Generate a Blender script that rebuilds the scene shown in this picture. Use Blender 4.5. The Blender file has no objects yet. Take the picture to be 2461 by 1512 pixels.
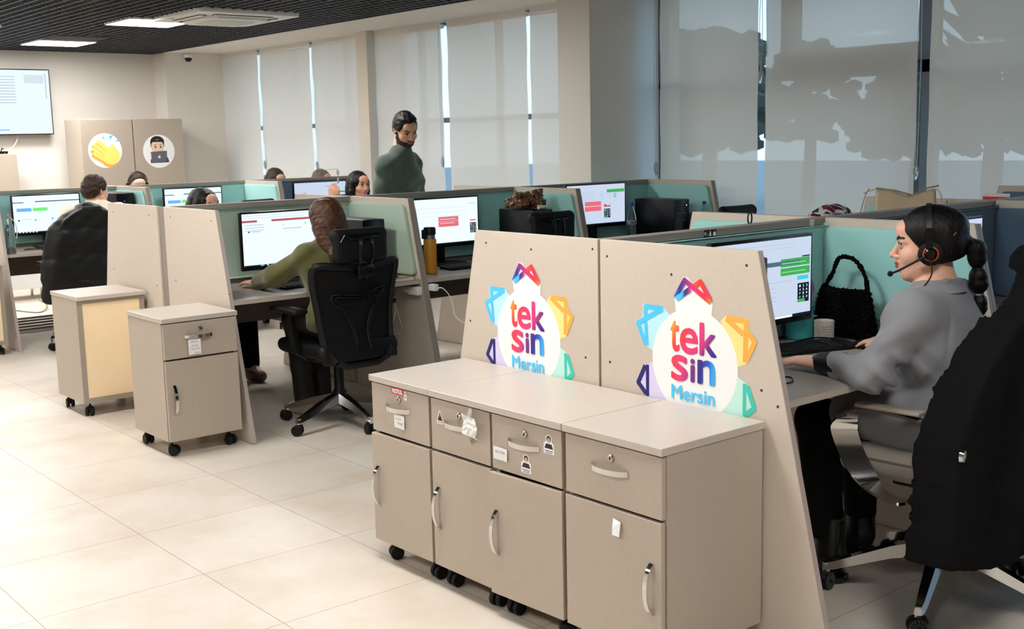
import bpy, bmesh, math, random
import numpy as np
from math import sin, cos, pi, radians
from mathutils import Vector, Matrix
random.seed(7)
sc = bpy.context.scene
COL = sc.collection
V = Vector

# ---------------------------------------------------------------- colours / materials
def lin(c):
    out = []
    for x in c[:3]:
        x = x / 255.0
        out.append(x / 12.92 if x <= 0.04045 else ((x + 0.055) / 1.055) ** 2.4)
    return (*out, 1.0)
MATS = {}
def mat(name, col, rough=0.5, metal=0.0, var=None, bump=None, spec=None, sheen=0, coat=0, trans=0, ior=1.45, alpha=1, sss=0):
    if name in MATS: return MATS[name]
    m = bpy.data.materials.new(name); m.use_nodes = True
    nt = m.node_tree; b = nt.nodes['Principled BSDF']
    b.inputs['Base Color'].default_value = lin(col)
    b.inputs['Roughness'].default_value = rough
    b.inputs['Metallic'].default_value = metal
    b.inputs['IOR'].default_value = ior
    if spec is not None: b.inputs['Specular IOR Level'].default_value = spec
    if sheen: b.inputs['Sheen Weight'].default_value = sheen
    if coat: b.inputs['Coat Weight'].default_value = coat
    if trans: b.inputs['Transmission Weight'].default_value = trans
    if alpha < 1: b.inputs['Alpha'].default_value = alpha
    if sss:
        b.inputs['Subsurface Weight'].default_value = sss
        b.inputs['Subsurface Radius'].default_value = (0.01, 0.004, 0.002)
    L = nt.links
    if var or bump:
        tc = nt.nodes.new('ShaderNodeTexCoord')
    if var:   # (scale, amount, stretch xyz)
        mp = nt.nodes.new('ShaderNodeMapping'); mp.inputs['Scale'].default_value = var[2] if len(var) > 2 else (1, 1, 1)
        L.new(tc.outputs['Object'], mp.inputs['Vector'])
        n = nt.nodes.new('ShaderNodeTexNoise'); n.inputs['Scale'].default_value = var[0]; n.inputs['Detail'].default_value = 5
        L.new(mp.outputs[0], n.inputs['Vector'])
        mx = nt.nodes.new('ShaderNodeMix'); mx.data_type = 'RGBA'
        k = var[1]
        mx.inputs[6].default_value = lin([max(0, c * (1 - k)) for c in col]); mx.inputs[7].default_value = lin([min(255, c * (1 + k)) for c in col])
        L.new(n.outputs['Fac'], mx.inputs[0]); L.new(mx.outputs[2], b.inputs['Base Color'])
    if bump:  # (scale, strength, stretch, distance)
        mp = nt.nodes.new('ShaderNodeMapping'); mp.inputs['Scale'].default_value = bump[2] if len(bump) > 2 else (1, 1, 1)
        L.new(tc.outputs['Object'], mp.inputs['Vector'])
        n = nt.nodes.new('ShaderNodeTexNoise'); n.inputs['Scale'].default_value = bump[0]; n.inputs['Detail'].default_value = 4
        L.new(mp.outputs[0], n.inputs['Vector'])
        bp = nt.nodes.new('ShaderNodeBump'); bp.inputs['Strength'].default_value = bump[1]
        bp.inputs['Distance'].default_value = bump[3] if len(bump) > 3 else 0.002
        L.new(n.outputs['Fac'], bp.inputs['Height']); L.new(bp.outputs[0], b.inputs['Normal'])
    MATS[name] = m
    return m
def emit(name, col, s=1.0):
    if name in MATS: return MATS[name]
    m = bpy.data.materials.new(name); m.use_nodes = True
    nt = m.node_tree; nt.nodes.remove(nt.nodes['Principled BSDF'])
    e = nt.nodes.new('ShaderNodeEmission'); e.inputs['Color'].default_value = lin(col); e.inputs['Strength'].default_value = s
    nt.links.new(e.outputs[0], nt.nodes['Material Output'].inputs['Surface'])
    MATS[name] = m
    return m
def gradmat(name, stops, d, off, rough=.35, aspect=None):
    # printed colour gradient running along direction d in object space
    if name in MATS: return MATS[name]
    m = bpy.data.materials.new(name); m.use_nodes = True
    nt = m.node_tree; b = nt.nodes['Principled BSDF']; b.inputs['Roughness'].default_value = rough
    tc = nt.nodes.new('ShaderNodeTexCoord')
    dp = nt.nodes.new('ShaderNodeVectorMath'); dp.operation = 'DOT_PRODUCT'; dp.inputs[1].default_value = d
    ad = nt.nodes.new('ShaderNodeMath'); ad.operation = 'ADD'; ad.inputs[1].default_value = off
    r = nt.nodes.new('ShaderNodeValToRGB')
    el = r.color_ramp.elements
    while len(el) < len(stops): el.new(0.5)
    for e, (p, c) in zip(el, stops): e.position = p; e.color = lin(c)
    nt.links.new(tc.outputs['Object'], dp.inputs[0]); nt.links.new(dp.outputs['Value'], ad.inputs[0])
    nt.links.new(ad.outputs[0], r.inputs[0]); nt.links.new(r.outputs[0], b.inputs['Base Color'])
    MATS[name] = m
    return m

# ---------------------------------------------------------------- mesh builder
def rounded(w, h, r, n=4):
    out = []
    for cx, cy, a0 in ((w / 2 - r, h / 2 - r, 0), (-w / 2 + r, h / 2 - r, 90), (-w / 2 + r, -h / 2 + r, 180), (w / 2 - r, -h / 2 + r, 270)):
        for k in range(n + 1):
            a = radians(a0 + 90 * k / n); out.append((cx + r * cos(a), cy + r * sin(a)))
    return out
def smooth_path(p, n=6):
    p = [V(q) for q in p]; out = []
    for i in range(len(p) - 1):
        a, b = p[i], p[i + 1]; z = p[i - 1] if i else a + (a - b); d = p[i + 2] if i + 2 < len(p) else b + (b - a)
        for k in range(n):
            t = k / n
            out.append(0.5 * ((2 * a) + (b - z) * t + (2 * z - 5 * a + 4 * b - d) * t * t + (3 * a - z - 3 * b + d) * t ** 3))
    out.append(p[-1]); return out
class MB:
    def __init__(s): s.v = []; s.f = []; s.mi = []
    def add(s, vs, fs, m=0):
        o = len(s.v); s.v += [tuple(x) for x in vs]; s.f += [tuple(o + i for i in f) for f in fs]; s.mi += [m] * len(fs); return s
    def box(s, x0, x1, y0, y1, z0, z1, m=0):
        x0, x1 = min(x0, x1), max(x0, x1); y0, y1 = min(y0, y1), max(y0, y1); z0, z1 = min(z0, z1), max(z0, z1)
        vs = [(x, y, z) for x in (x0, x1) for y in (y0, y1) for z in (z0, z1)]
        return s.add(vs, [(0, 1, 3, 2), (4, 6, 7, 5), (0, 4, 5, 1), (2, 3, 7, 6), (0, 2, 6, 4), (1, 5, 7, 3)], m)
    def rbox(s, x0, x1, y0, y1, z0, z1, r=.004, seg=2, m=0, M=None):
        bm = bmesh.new(); bmesh.ops.create_cube(bm, size=1)
        for v in bm.verts: v.co = V(((x0 + x1) / 2 + v.co.x * (x1 - x0), (y0 + y1) / 2 + v.co.y * (y1 - y0), (z0 + z1) / 2 + v.co.z * (z1 - z0)))
        bmesh.ops.bevel(bm, geom=bm.edges[:], offset=r, segments=seg, profile=.5, affect='EDGES')
        return s.bm(bm, m, M)
    def bm(s, bm, m=0, M=None):
        bm.verts.index_update()
        vs = [(M @ v.co if M else v.co) for v in bm.verts]; fs = [[v.index for v in f.verts] for f in bm.faces]
        bm.free(); return s.add(vs, fs, m)
    def prism(s, pts, ax, lo, hi, m=0, r=0, seg=2, M=None):
        mk = {'x': lambda a, b, t: (t, a, b), 'y': lambda a, b, t: (a, t, b), 'z': lambda a, b, t: (a, b, t)}[ax]
        n = len(pts)
        vs = [mk(a, b, lo) for a, b in pts] + [mk(a, b, hi) for a, b in pts]
        fs = [tuple(range(n))[::-1], tuple(range(n, 2 * n))] + [(i, (i + 1) % n, n + (i + 1) % n, n + i) for i in range(n)]
        if r:
            bm = bmesh.new(); bv = [bm.verts.new(v) for v in vs]
            for f in fs: bm.faces.new([bv[i] for i in f])
            es = [e for e in bm.edges if len(e.link_faces) == 2 and any(len(f.verts) == n for f in e.link_faces)] if n > 4 else bm.edges[:]
            bmesh.ops.bevel(bm, geom=es, offset=r, segments=seg, profile=.5, affect='EDGES')
            return s.bm(bm, m, M)
        if M: vs = [M @ V(v) for v in vs]
        return s.add(vs, fs, m)
    def plate(s, pts, ax, t, m=0):
        mk = {'x': lambda a, b: (t, a, b), 'y': lambda a, b: (a, t, b), 'z': lambda a, b: (a, b, t)}[ax]
        return s.add([mk(a, b) for a, b in pts], [tuple(range(len(pts)))], m)
    def tube(s, path, r, n=8, m=0, closed=False, flat=1.0, up=(0, 0, 1)):
        P = [V(p) for p in path]; k = len(P); rs = r if isinstance(r, (list, tuple)) else [r] * k
        vs = []; fs = []; prev = None
        for i in range(k):
            if closed: t = P[(i + 1) % k] - P[i - 1]
            else: t = P[min(i + 1, k - 1)] - P[max(i - 1, 0)]
            t.normalize()
            if prev is None:
                a = V(up) if abs(t.dot(V(up))) < .95 else V((1, 0, 0))
                u = (a - t * a.dot(t)).normalized()
            else: u = (prev - t * prev.dot(t)).normalized()
            prev = u; w = t.cross(u)
            for j in range(n):
                a = 2 * pi * j / n
                vs.append(P[i] + u * (cos(a) * rs[i] * flat) + w * (sin(a) * rs[i]))
        for i in range(k if closed else k - 1):
            for j in range(n):
                b = (i + 1) % k
                fs.append((i * n + j, i * n + (j + 1) % n, b * n + (j + 1) % n, b * n + j))
        if not closed: fs += [tuple(range(n))[::-1], tuple(range((k - 1) * n, k * n))]
        return s.add(vs, fs, m)
    def ribbon(s, path, side, w, t, m=0):
        # rectangular section swept along path; side = width direction (one or one per point), t = thickness
        P = [V(p) for p in path]; vs = []; fs = []; k = len(P)
        sds = [V(q).normalized() for q in side] if isinstance(side, list) else [V(side).normalized()] * k
        ws = w if isinstance(w, (list, tuple)) else [w] * k
        for i in range(k):
            sd = sds[i]
            d = (P[min(i + 1, k - 1)] - P[max(i - 1, 0)]).normalized(); nn = d.cross(sd).normalized()
            for a, b in ((-1, -1), (1, -1), (1, 1), (-1, 1)): vs.append(P[i] + sd * (a * ws[i] / 2) + nn * (b * t / 2))
        for i in range(k - 1):
            for j in range(4): fs.append((i * 4 + j, i * 4 + (j + 1) % 4, i * 4 + 4 + (j + 1) % 4, i * 4 + 4 + j))
        fs += [(3, 2, 1, 0), tuple(range(4 * k - 4, 4 * k))]
        return s.add(vs, fs, m)
    def lathe(s, prof, c=(0, 0, 0), ax='z', n=20, m=0):
        vs = []; fs = []; k = len(prof)
        for r, h in prof:
            for j in range(n):
                a = 2 * pi * j / n; p = (r * cos(a), r * sin(a), h)
                if ax == 'x': p = (h, r * cos(a), r * sin(a))
                if ax == 'y': p = (r * sin(a), h, r * cos(a))
                vs.append((c[0] + p[0], c[1] + p[1], c[2] + p[2]))
        for i in range(k - 1):
            for j in range(n): fs.append((i * n + j, i * n + (j + 1) % n, (i + 1) * n + (j + 1) % n, (i + 1) * n + j))
        if prof[0][0] > 1e-5: fs.append(tuple(range(n))[::-1])
        if prof[-1][0] > 1e-5: fs.append(tuple(range((k - 1) * n, k * n)))
        return s.add(vs, fs, m)
    def cyl(s, c, r, h, ax='z', n=16, m=0): return s.lathe([(r, 0), (r, h)], c, ax, n, m)
    def ball(s, c, r, n=12, m=0):
        k = n // 2; r3 = r if isinstance(r, (list, tuple)) else (r, r, r)
        b = MB().lathe([(max(1e-6, sin(pi * i / k)), -cos(pi * i / k)) for i in range(k + 1)], n=n)
        return s.add([(c[0] + x * r3[0], c[1] + y * r3[1], c[2] + z * r3[2]) for x, y, z in b.v], b.f, m)
    def xf(s, M): s.v = [tuple(M @ V(v)) for v in s.v]; return s
    def join(s, o, M=None, m=0): return s.add([(M @ V(v) if M else v) for v in o.v], o.f, m)
    def build(s, name, mats, parent=None, smooth=.6, loc=None):
        me = bpy.data.meshes.new(name); me.from_pydata(s.v, [], s.f); me.update()
        bm = bmesh.new(); bm.from_mesh(me); bmesh.ops.remove_doubles(bm, verts=bm.verts[:], dist=1e-6)
        bmesh.ops.recalc_face_normals(bm, faces=bm.faces[:])
        bm.to_mesh(me); bm.free()
        ok = len(me.polygons) == len(s.mi)
        for q in (mats if isinstance(mats, (list, tuple)) else [mats]): me.materials.append(q)
        if ok and any(s.mi): me.polygons.foreach_set('material_index', s.mi)
        if smooth: me.shade_smooth(); me.set_sharp_from_angle(angle=smooth)
        o = bpy.data.objects.new(name, me); COL.objects.link(o)
        if parent: o.parent = parent
        if loc: o.location = loc
        return o
def tag(o, label, cat, group=None):
    o['label'] = label; o['category'] = cat; o['kind'] = 'thing'
    if group: o['group'] = group
    return o
def thing(name, label, cat, loc=(0, 0, 0), rz=0, group=None):
    o = bpy.data.objects.new(name, None); COL.objects.link(o); o.empty_display_size = .05
    o.location = loc; o.rotation_euler = (0, 0, rz)
    return tag(o, label, cat, group)
def struct(o): o['kind'] = 'structure'; return o
def dup(root, loc, rz, label, group=None):
    r = root.copy(); COL.objects.link(r); r.location = loc; r.rotation_euler = (0, 0, rz); r['label'] = label
    if group: r['group'] = group
    for ch in list(root.children):
        c = ch.copy(); COL.objects.link(c); c.parent = r
        for g in list(ch.children):
            d = g.copy(); COL.objects.link(d); d.parent = c
    return r
def text_mb(txt, box, ax, t, flip=False, bold=0.0, depth=0.0, m=0, shear=0.0):
    """text fitted in box (a0,a1,b0,b1); returns MB lying in plane ax = t"""
    cu = bpy.data.curves.new('txt', 'FONT'); cu.body = txt; cu.offset = bold; cu.extrude = depth; cu.resolution_u = 4; cu.shear = shear
    ob = bpy.data.objects.new('txt', cu); COL.objects.link(ob)
    dg = bpy.context.evaluated_depsgraph_get(); me = bpy.data.meshes.new_from_object(ob.evaluated_get(dg))
    co = np.array([v.co[:] for v in me.vertices]); fs = [tuple(p.vertices) for p in me.polygons]
    bpy.data.objects.remove(ob); bpy.data.curves.remove(cu); bpy.data.meshes.remove(me)
    mn, mx = co.min(0), co.max(0); a0, a1, b0, b1 = box
    A = a0 + (co[:, 0] - mn[0]) / (mx[0] - mn[0]) * (a1 - a0); B = b0 + (co[:, 1] - mn[1]) / (mx[1] - mn[1]) * (b1 - b0)
    Z = co[:, 2]
    out = MB()
    if ax == 'x': vs = np.stack([t + Z, -A if flip else A, B], 1)
    elif ax == 'y': vs = np.stack([-A if flip else A, t + Z, B], 1)
    else: vs = np.stack([A, B, t + Z], 1)
    return out.add(vs.tolist(), fs, m)

# ---------------------------------------------------------------- signed-distance sculpting (surface nets)
class SDF:
    def __init__(s, lo, hi, h, zs=None):
        s.ax = [np.arange(lo[i], hi[i] + h, h, dtype=np.float32) for i in range(3)]
        if zs is not None: s.ax[2] = np.array(zs, np.float32)
        s.D = np.full([len(a) for a in s.ax], .2, np.float32); s.M = np.zeros(s.D.shape, np.uint8); s.h = h
    def sub(s, lo, hi, mar):
        sl = []
        for i in range(3):
            a = s.ax[i]; i0 = max(0, int(np.searchsorted(a, lo[i] - mar)) - 1); i1 = min(len(a), int(np.searchsorted(a, hi[i] + mar)) + 1)
            if i1 - i0 < 1: return None
            sl.append(slice(i0, i1))
        X, Y, Z = np.meshgrid(*[s.ax[i][sl[i]] for i in range(3)], indexing='ij', sparse=True)
        return tuple(sl), X, Y, Z
    def comb(s, sl, d, k, op, m):
        A = s.D[sl]
        if op == 'u':
            if m is not None: M = s.M[sl]; M[d < A] = m
            if k > 0:
                hh = np.clip(.5 + .5 * (A - d) / k, 0, 1); s.D[sl] = A + (d - A) * hh - k * hh * (1 - hh)
            else: s.D[sl] = np.minimum(A, d)
        elif op == 's':
            if k > 0:
                hh = np.clip(.5 - .5 * (A + d) / k, 0, 1); s.D[sl] = A + (-d - A) * hh + k * hh * (1 - hh)
            else: s.D[sl] = np.maximum(A, -d)
            if m is not None: M = s.M[sl]; M[d < .002] = m
        elif op == 'p':   # paint only
            M = s.M[sl]; M[d < 0] = m
    def ell(s, c, r, k=.01, op='u', m=0, R=None):
        q = max(r) + .001; g = s.sub([c[i] - q for i in range(3)], [c[i] + q for i in range(3)], k * 1.5 + 3 * s.h)
        if g is None: return s
        sl, X, Y, Z = g; X = X - c[0]; Y = Y - c[1]; Z = Z - c[2]
        if R is not None:
            Rt = np.array(R); X, Y, Z = (Rt[0, 0] * X + Rt[1, 0] * Y + Rt[2, 0] * Z, Rt[0, 1] * X + Rt[1, 1] * Y + Rt[2, 1] * Z, Rt[0, 2] * X + Rt[1, 2] * Y + Rt[2, 2] * Z)
        k0 = np.sqrt((X / r[0]) ** 2 + (Y / r[1]) ** 2 + (Z / r[2]) ** 2); k1 = np.sqrt((X / r[0] ** 2) ** 2 + (Y / r[1] ** 2) ** 2 + (Z / r[2] ** 2) ** 2) + 1e-9
        s.comb(sl, (k0 * (k0 - 1) / k1).astype(np.float32), k, op, m); return s
    def cone(s, a, b, ra, rb=None, k=.01, op='u', m=0, sq=None):
        """tapered capsule; sq=(axis dir, factor) squashes the section along a direction"""
        rb = ra if rb is None else rb; a = np.array(a, float); b = np.array(b, float); q = max(ra, rb)
        g = s.sub(np.minimum(a, b) - q, np.maximum(a, b) + q, k * 1.5 + 3 * s.h)
        if g is None: return s
        sl, X, Y, Z = g; d = b - a; L2 = max(d @ d, 1e-9)
        t = np.clip(((X - a[0]) * d[0] + (Y - a[1]) * d[1] + (Z - a[2]) * d[2]) / L2, 0, 1)
        px, py, pz = X - a[0] - t * d[0], Y - a[1] - t * d[1], Z - a[2] - t * d[2]
        if sq:
            n = np.array(sq[0], float); n /= np.linalg.norm(n); e = (px * n[0] + py * n[1] + pz * n[2]) * (1 / sq[1] - 1)
            px, py, pz = px + e * n[0], py + e * n[1], pz + e * n[2]
        dd = np.sqrt(px * px + py * py + pz * pz) - (ra + (rb - ra) * t)
        if sq: dd = dd * sq[1] ** .5
        s.comb(sl, dd.astype(np.float32), k, op, m); return s
    def chain(s, pts, rs, k=.01, op='u', m=0, sq=None):
        for i in range(len(pts) - 1): s.cone(pts[i], pts[i + 1], rs[i], rs[i + 1], k, op, m, sq)
        return s
    def rbx(s, c, hs, r=.01, k=.01, op='u', m=0, R=None):
        q = float(np.linalg.norm(hs)) if R is not None else None
        lo = [c[i] - (q or hs[i]) for i in range(3)]; hi = [c[i] + (q or hs[i]) for i in range(3)]
        g = s.sub(lo, hi, k * 1.5 + 3 * s.h)
        if g is None: return s
        sl, X, Y, Z = g; X = X - c[0]; Y = Y - c[1]; Z = Z - c[2]
        if R is not None:
            Rt = np.array(R); X, Y, Z = (Rt[0, 0] * X + Rt[1, 0] * Y + Rt[2, 0] * Z, Rt[0, 1] * X + Rt[1, 1] * Y + Rt[2, 1] * Z, Rt[0, 2] * X + Rt[1, 2] * Y + Rt[2, 2] * Z)
        qx, qy, qz = np.abs(X) - hs[0] + r, np.abs(Y) - hs[1] + r, np.abs(Z) - hs[2] + r
        d = np.sqrt(np.maximum(qx, 0) ** 2 + np.maximum(qy, 0) ** 2 + np.maximum(qz, 0) ** 2) + np.minimum(np.maximum(np.maximum(qx, qy), qz), 0) - r
        s.comb(sl, d.astype(np.float32), k, op, m); return s
    def fn(s, f, op='s', k=0, m=None):
        X, Y, Z = np.meshgrid(*s.ax, indexing='ij', sparse=True); d = (f(X, Y, Z) + np.zeros(s.D.shape, np.float32)).astype(np.float32)
        s.comb((slice(None),) * 3, d, k, op, m); return s
    def disp(s, f):
        X, Y, Z = np.meshgrid(*s.ax, indexing='ij', sparse=True); s.D += f(X, Y, Z); return s
    def build(s, name, mats, parent=None, M=None, smooth=1):
        D = s.D; D[0] = np.maximum(D[0], .01); D[-1] = np.maximum(D[-1], .01)
        D[:, 0] = np.maximum(D[:, 0], .01); D[:, -1] = np.maximum(D[:, -1], .01); D[:, :, 0] = np.maximum(D[:, :, 0], .01); D[:, :, -1] = np.maximum(D[:, :, -1], .01)
        S = D < 0; n = np.array(D.shape) - 1
        def cs(A, c): return A[c[0]:n[0] + c[0], c[1]:n[1] + c[1], c[2]:n[2] + c[2]]
        cor = [(i, j, k) for i in (0, 1) for j in (0, 1) for k in (0, 1)]
        al = np.ones(n, bool); an = np.zeros(n, bool)
        for c in cor: q = cs(S, c); al &= q; an |= q
        idx = np.argwhere(an & ~al); I, J, K = idx.T
        vid = np.full(n, -1, np.int64); vid[I, J, K] = np.arange(len(idx))
        acc = np.zeros((len(idx), 3)); cnt = np.zeros(len(idx))
        vals = {c: D[I + c[0], J + c[1], K + c[2]].astype(float) for c in cor}
        for c in cor:
            for a in range(3):
                if c[a] == 0:
                    e = list(c); e[a] = 1; e = tuple(e); d0, d1 = vals[c], vals[e]; w = (d0 < 0) != (d1 < 0)
                    t = np.where(w, d0 / np.where(w, d0 - d1, 1), 0)
                    p = np.array(c, float)[None] + 0 * acc; p[:, a] = t
                    acc += p * w[:, None]; cnt += w
        loc = idx + acc / cnt[:, None]
        co = np.stack([np.interp(loc[:, i], np.arange(len(s.ax[i])), s.ax[i]) for i in range(3)], 1)
        fs = []
        for a in range(3):
            b, c = (a + 1) % 3, (a + 2) % 3
            s0 = np.take(S, range(0, n[a]), a); s1 = np.take(S, range(1, n[a] + 1), a)
            E = np.argwhere(s0 != s1); E = E[(E[:, b] > 0) & (E[:, c] > 0) & (E[:, b] < n[b]) & (E[:, c] < n[c])]
            if not len(E): continue
            ins = S[E[:, 0], E[:, 1], E[:, 2]]
            def cell(db, dc): q = E.copy(); q[:, b] -= db; q[:, c] -= dc; return vid[q[:, 0], q[:, 1], q[:, 2]]
            q = np.stack([cell(1, 1), cell(0, 1), cell(0, 0), cell(1, 0)], 1)
            q[~ins] = q[~ins][:, ::-1]; fs.append(q)
        F = np.concatenate(fs); mi = s.M[I, J, K][F[:, 0]]
        F0 = F
        for _ in range(smooth):
            ac = np.zeros_like(co); ct = np.zeros(len(co))
            for u, w in ((0, 1), (1, 2), (2, 3), (3, 0)):
                for p, r in ((u, w), (w, u)):
                    for ch in range(3): ac[:, ch] += np.bincount(F0[:, p], co[F0[:, r], ch], len(co))
                    ct += np.bincount(F0[:, p], minlength=len(co))
            co = co * .5 + .5 * ac / np.maximum(ct, 1)[:, None]
        if M is not None:
            Mm = np.array(M); co = co @ Mm[:3, :3].T + Mm[:3, 3]
        me = bpy.data.meshes.new(name)
        me.vertices.add(len(co)); me.vertices.foreach_set('co', co.astype(np.float32).ravel())
        me.loops.add(F.size); me.loops.foreach_set('vertex_index', F.astype(np.int32).ravel())
        me.polygons.add(len(F)); me.polygons.foreach_set('loop_start', np.arange(0, F.size, 4, dtype=np.int32))
        for q in (mats if isinstance(mats, (list, tuple)) else [mats]): me.materials.append(q)
        me.polygons.foreach_set('material_index', np.minimum(mi, len(me.materials) - 1).astype(np.int32))
        me.update(calc_edges=True); me.validate(); me.shade_smooth()
        o = bpy.data.objects.new(name, me); COL.objects.link(o)
        if parent: o.parent = parent
        return o
def rotm(rx=0, ry=0, rz=0):
    return Matrix.Rotation(rz, 3, 'Z') @ Matrix.Rotation(ry, 3, 'Y') @ Matrix.Rotation(rx, 3, 'X')
def T(loc, rz=0, rx=0, ry=0, s=1):
    return Matrix.Translation(loc) @ Matrix.Rotation(rz, 4, 'Z') @ Matrix.Rotation(ry, 4, 'Y') @ Matrix.Rotation(rx, 4, 'X') @ Matrix.Scale(s, 4)
# ---------------------------------------------------------------- materials
LAM = mat('laminate', (200, 189, 176), .42, var=(60, .025), bump=(900, .04))
LAMD = mat('laminate_rail', (142, 133, 124), .45, var=(40, .03))
LAME = mat('laminate_edge', (176, 164, 158), .5)
CAB = mat('cabinet_grey', (176, 164, 150), .38, var=(50, .025), bump=(900, .03))
CABT = mat('cabinet_top', (190, 181, 171), .32, var=(30, .02))
DESK = mat('desk_top', (158, 150, 141), .4, var=(50, .03), bump=(700, .04))
DESKE = mat('desk_edge', (186, 178, 166), .45)
MODP = mat('modesty', (112, 104, 96), .5)
TEAL = mat('fabric_teal', (152, 208, 205), .85, var=(350, .05), bump=(1200, .35), sheen=.3)
SAGE = mat('fabric_sage', (168, 190, 173), .85, var=(350, .06), bump=(1200, .35), sheen=.3)
BLUE = mat('fabric_blue', (84, 110, 136), .85, var=(350, .05), bump=(1200, .35), sheen=.2)
WHITE = mat('white_plastic', (232, 231, 228), .35)
PLASTER = mat('plaster', (238, 232, 224), .85, var=(3, .012), bump=(300, .06))
BLK = mat('black_plastic', (9, 9, 10), .42, spec=.35)
BLKG = mat('black_gloss', (7, 7, 8), .25, spec=.4)
BLKM = mat('black_rubber', (14, 14, 15), .6, spec=.3)
CHROME = mat('chrome', (232, 231, 229), .1, 1.0)
STEEL = mat('steel', (170, 168, 163), .28, 1.0)
BRASS = mat('lock_metal', (200, 192, 172), .2, 1.0)
PAPER = mat('paper', (240, 239, 238), .8, var=(120, .02))
INK = mat('ink', (120, 122, 150), .7)
INKD = mat('ink_dark', (40, 40, 44), .7)
HOLE = mat('hole', (60, 50, 44), .9)
PAD = mat('chair_black', (10, 10, 11), .55, spec=.35, bump=(500, .15))
DARKW = mat('void', (6, 6, 6), .9)

# ---------------------------------------------------------------- camera
F_PX, YAW, PITCH, ROLL, CAMH = 2799.16, 0.87815737, -0.15052203, -0.02222534, 1.56
f_ = V((cos(YAW) * cos(PITCH), sin(YAW) * cos(PITCH), sin(PITCH))); r_ = V((sin(YAW), -cos(YAW), 0)); u_ = r_.cross(f_)
r2 = cos(ROLL) * r_ + sin(ROLL) * u_; u2 = -sin(ROLL) * r_ + cos(ROLL) * u_
cd = bpy.data.cameras.new('camera'); cam = bpy.data.objects.new('camera', cd); COL.objects.link(cam)
cd.sensor_width = 36; cd.lens = F_PX / 2461 * 36; cd.clip_start = .05; cd.clip_end = 200
cam.matrix_world = Matrix(((r2.x, u2.x, -f_.x, 0), (r2.y, u2.y, -f_.y, 0), (r2.z, u2.z, -f_.z, CAMH), (0, 0, 0, 1)))
cd.dof.use_dof = True; cd.dof.focus_distance = 4.6; cd.dof.aperture_fstop = 9.0
sc.camera = cam

# ---------------------------------------------------------------- room shell
def floor_mat():
    m = bpy.data.materials.new('floor_tiles'); m.use_nodes = True; nt = m.node_tree; L = nt.links; N = nt.nodes.new
    b = nt.nodes['Principled BSDF']; tc = N('ShaderNodeTexCoord'); mp = N('ShaderNodeMapping')
    mp.inputs['Location'].default_value = (-1.726 + .603 * 10, -3.289 + .5965 * 14, 0)
    L.new(tc.outputs['Object'], mp.inputs['Vector'])
    br = N('ShaderNodeTexBrick'); br.offset = 0; br.squash = 1
    br.inputs['Scale'].default_value = 1; br.inputs['Brick Width'].default_value = .603; br.inputs['Row Height'].default_value = .5965
    br.inputs['Mortar Size'].default_value = .0016; br.inputs['Mortar Smooth'].default_value = .1; br.inputs['Bias'].default_value = 0
    br.inputs['Color1'].default_value = lin((212, 203, 191)); br.inputs['Color2'].default_value = lin((217, 210, 200)); br.inputs['Mortar'].default_value = lin((150, 136, 122))
    L.new(mp.outputs[0], br.inputs['Vector'])
    n = N('ShaderNodeTexNoise'); n.inputs['Scale'].default_value = 2.6; n.inputs['Detail'].default_value = 6; n.inputs['Roughness'].default_value = .6
    L.new(tc.outputs['Object'], n.inputs['Vector'])
    rp = N('ShaderNodeValToRGB'); rp.color_ramp.elements[0].position = .3; rp.color_ramp.elements[0].color = lin((226, 214, 197))
    rp.color_ramp.elements[1].position = .6; rp.color_ramp.elements[1].color = (1, 1, 1, 1)
    L.new(n.outputs['Fac'], rp.inputs[0])
    mx = N('ShaderNodeMix'); mx.data_type = 'RGBA'; mx.blend_type = 'MULTIPLY'; mx.inputs[0].default_value = .55
    L.new(br.outputs['Color'], mx.inputs[6]); L.new(rp.outputs[0], mx.inputs[7]); L.new(mx.outputs[2], b.inputs['Base Color'])
    b.inputs['Roughness'].default_value = .38; b.inputs['Specular IOR Level'].default_value = .45
    bp = N('ShaderNodeBump'); bp.inputs['Strength'].default_value = .3; bp.inputs['Distance'].default_value = .001; bp.invert = True
    L.new(br.outputs['Fac'], bp.inputs['Height']); L.new(bp.outputs[0], b.inputs['Normal'])
    return m
X0, X1, Y0, Y1, ZC = -4.0, 7.05, -3.5, 14.45, 2.7
struct(MB().box(X0 - .1, X1 + .3, Y0 - .1, Y1 + .1, -.12, 0).build('floor', floor_mat(), smooth=0))
struct(MB().box(X0 - .1, X1 + .3, Y1, Y1 + .12, 0, 3.2).build('wall_back', PLASTER, smooth=0))
struct(MB().box(X0 - .1, X0, Y0, Y1, 0, 3.2).build('wall_left', PLASTER, smooth=0))
struct(MB().box(X0 - .1, X1 + .3, Y0 - .12, Y0, 0, 3.2).build('wall_front', PLASTER, smooth=0))
GREYP = mat('plaster_column', (228, 222, 214), .85, bump=(300, .05))
struct(MB().box(6.33, X1 + .3, 6.626, 6.99, 0, 3.0).build('wall_pillar', GREYP, smooth=0))
struct(MB().box(6.18, X1 + .3, 14.1, Y1, 0, 3.0).build('wall_pillar_corner', GREYP, smooth=0))
struct(MB().box(6.86, X1 + .3, 10.56, 10.77, 0, 3.0).build('wall_pilaster', mat('pilaster', (214, 206, 194), .7), smooth=0))
w = MB().box(X1, X1 + .25, Y0, Y1, 0, .5).box(X1, X1 + .25, Y0, Y1, 2.74, 3.2)
w.box(X1, X1 + .25, Y0, -.6, .5, 2.75)
struct(w.build('wall_right', PLASTER, smooth=0))
struct(MB().box(6.18, X1 + .02, Y0, Y1, ZC, ZC + .45).build('trim_1', mat('plaster_soffit', (226, 220, 212), .85), smooth=0))
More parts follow.
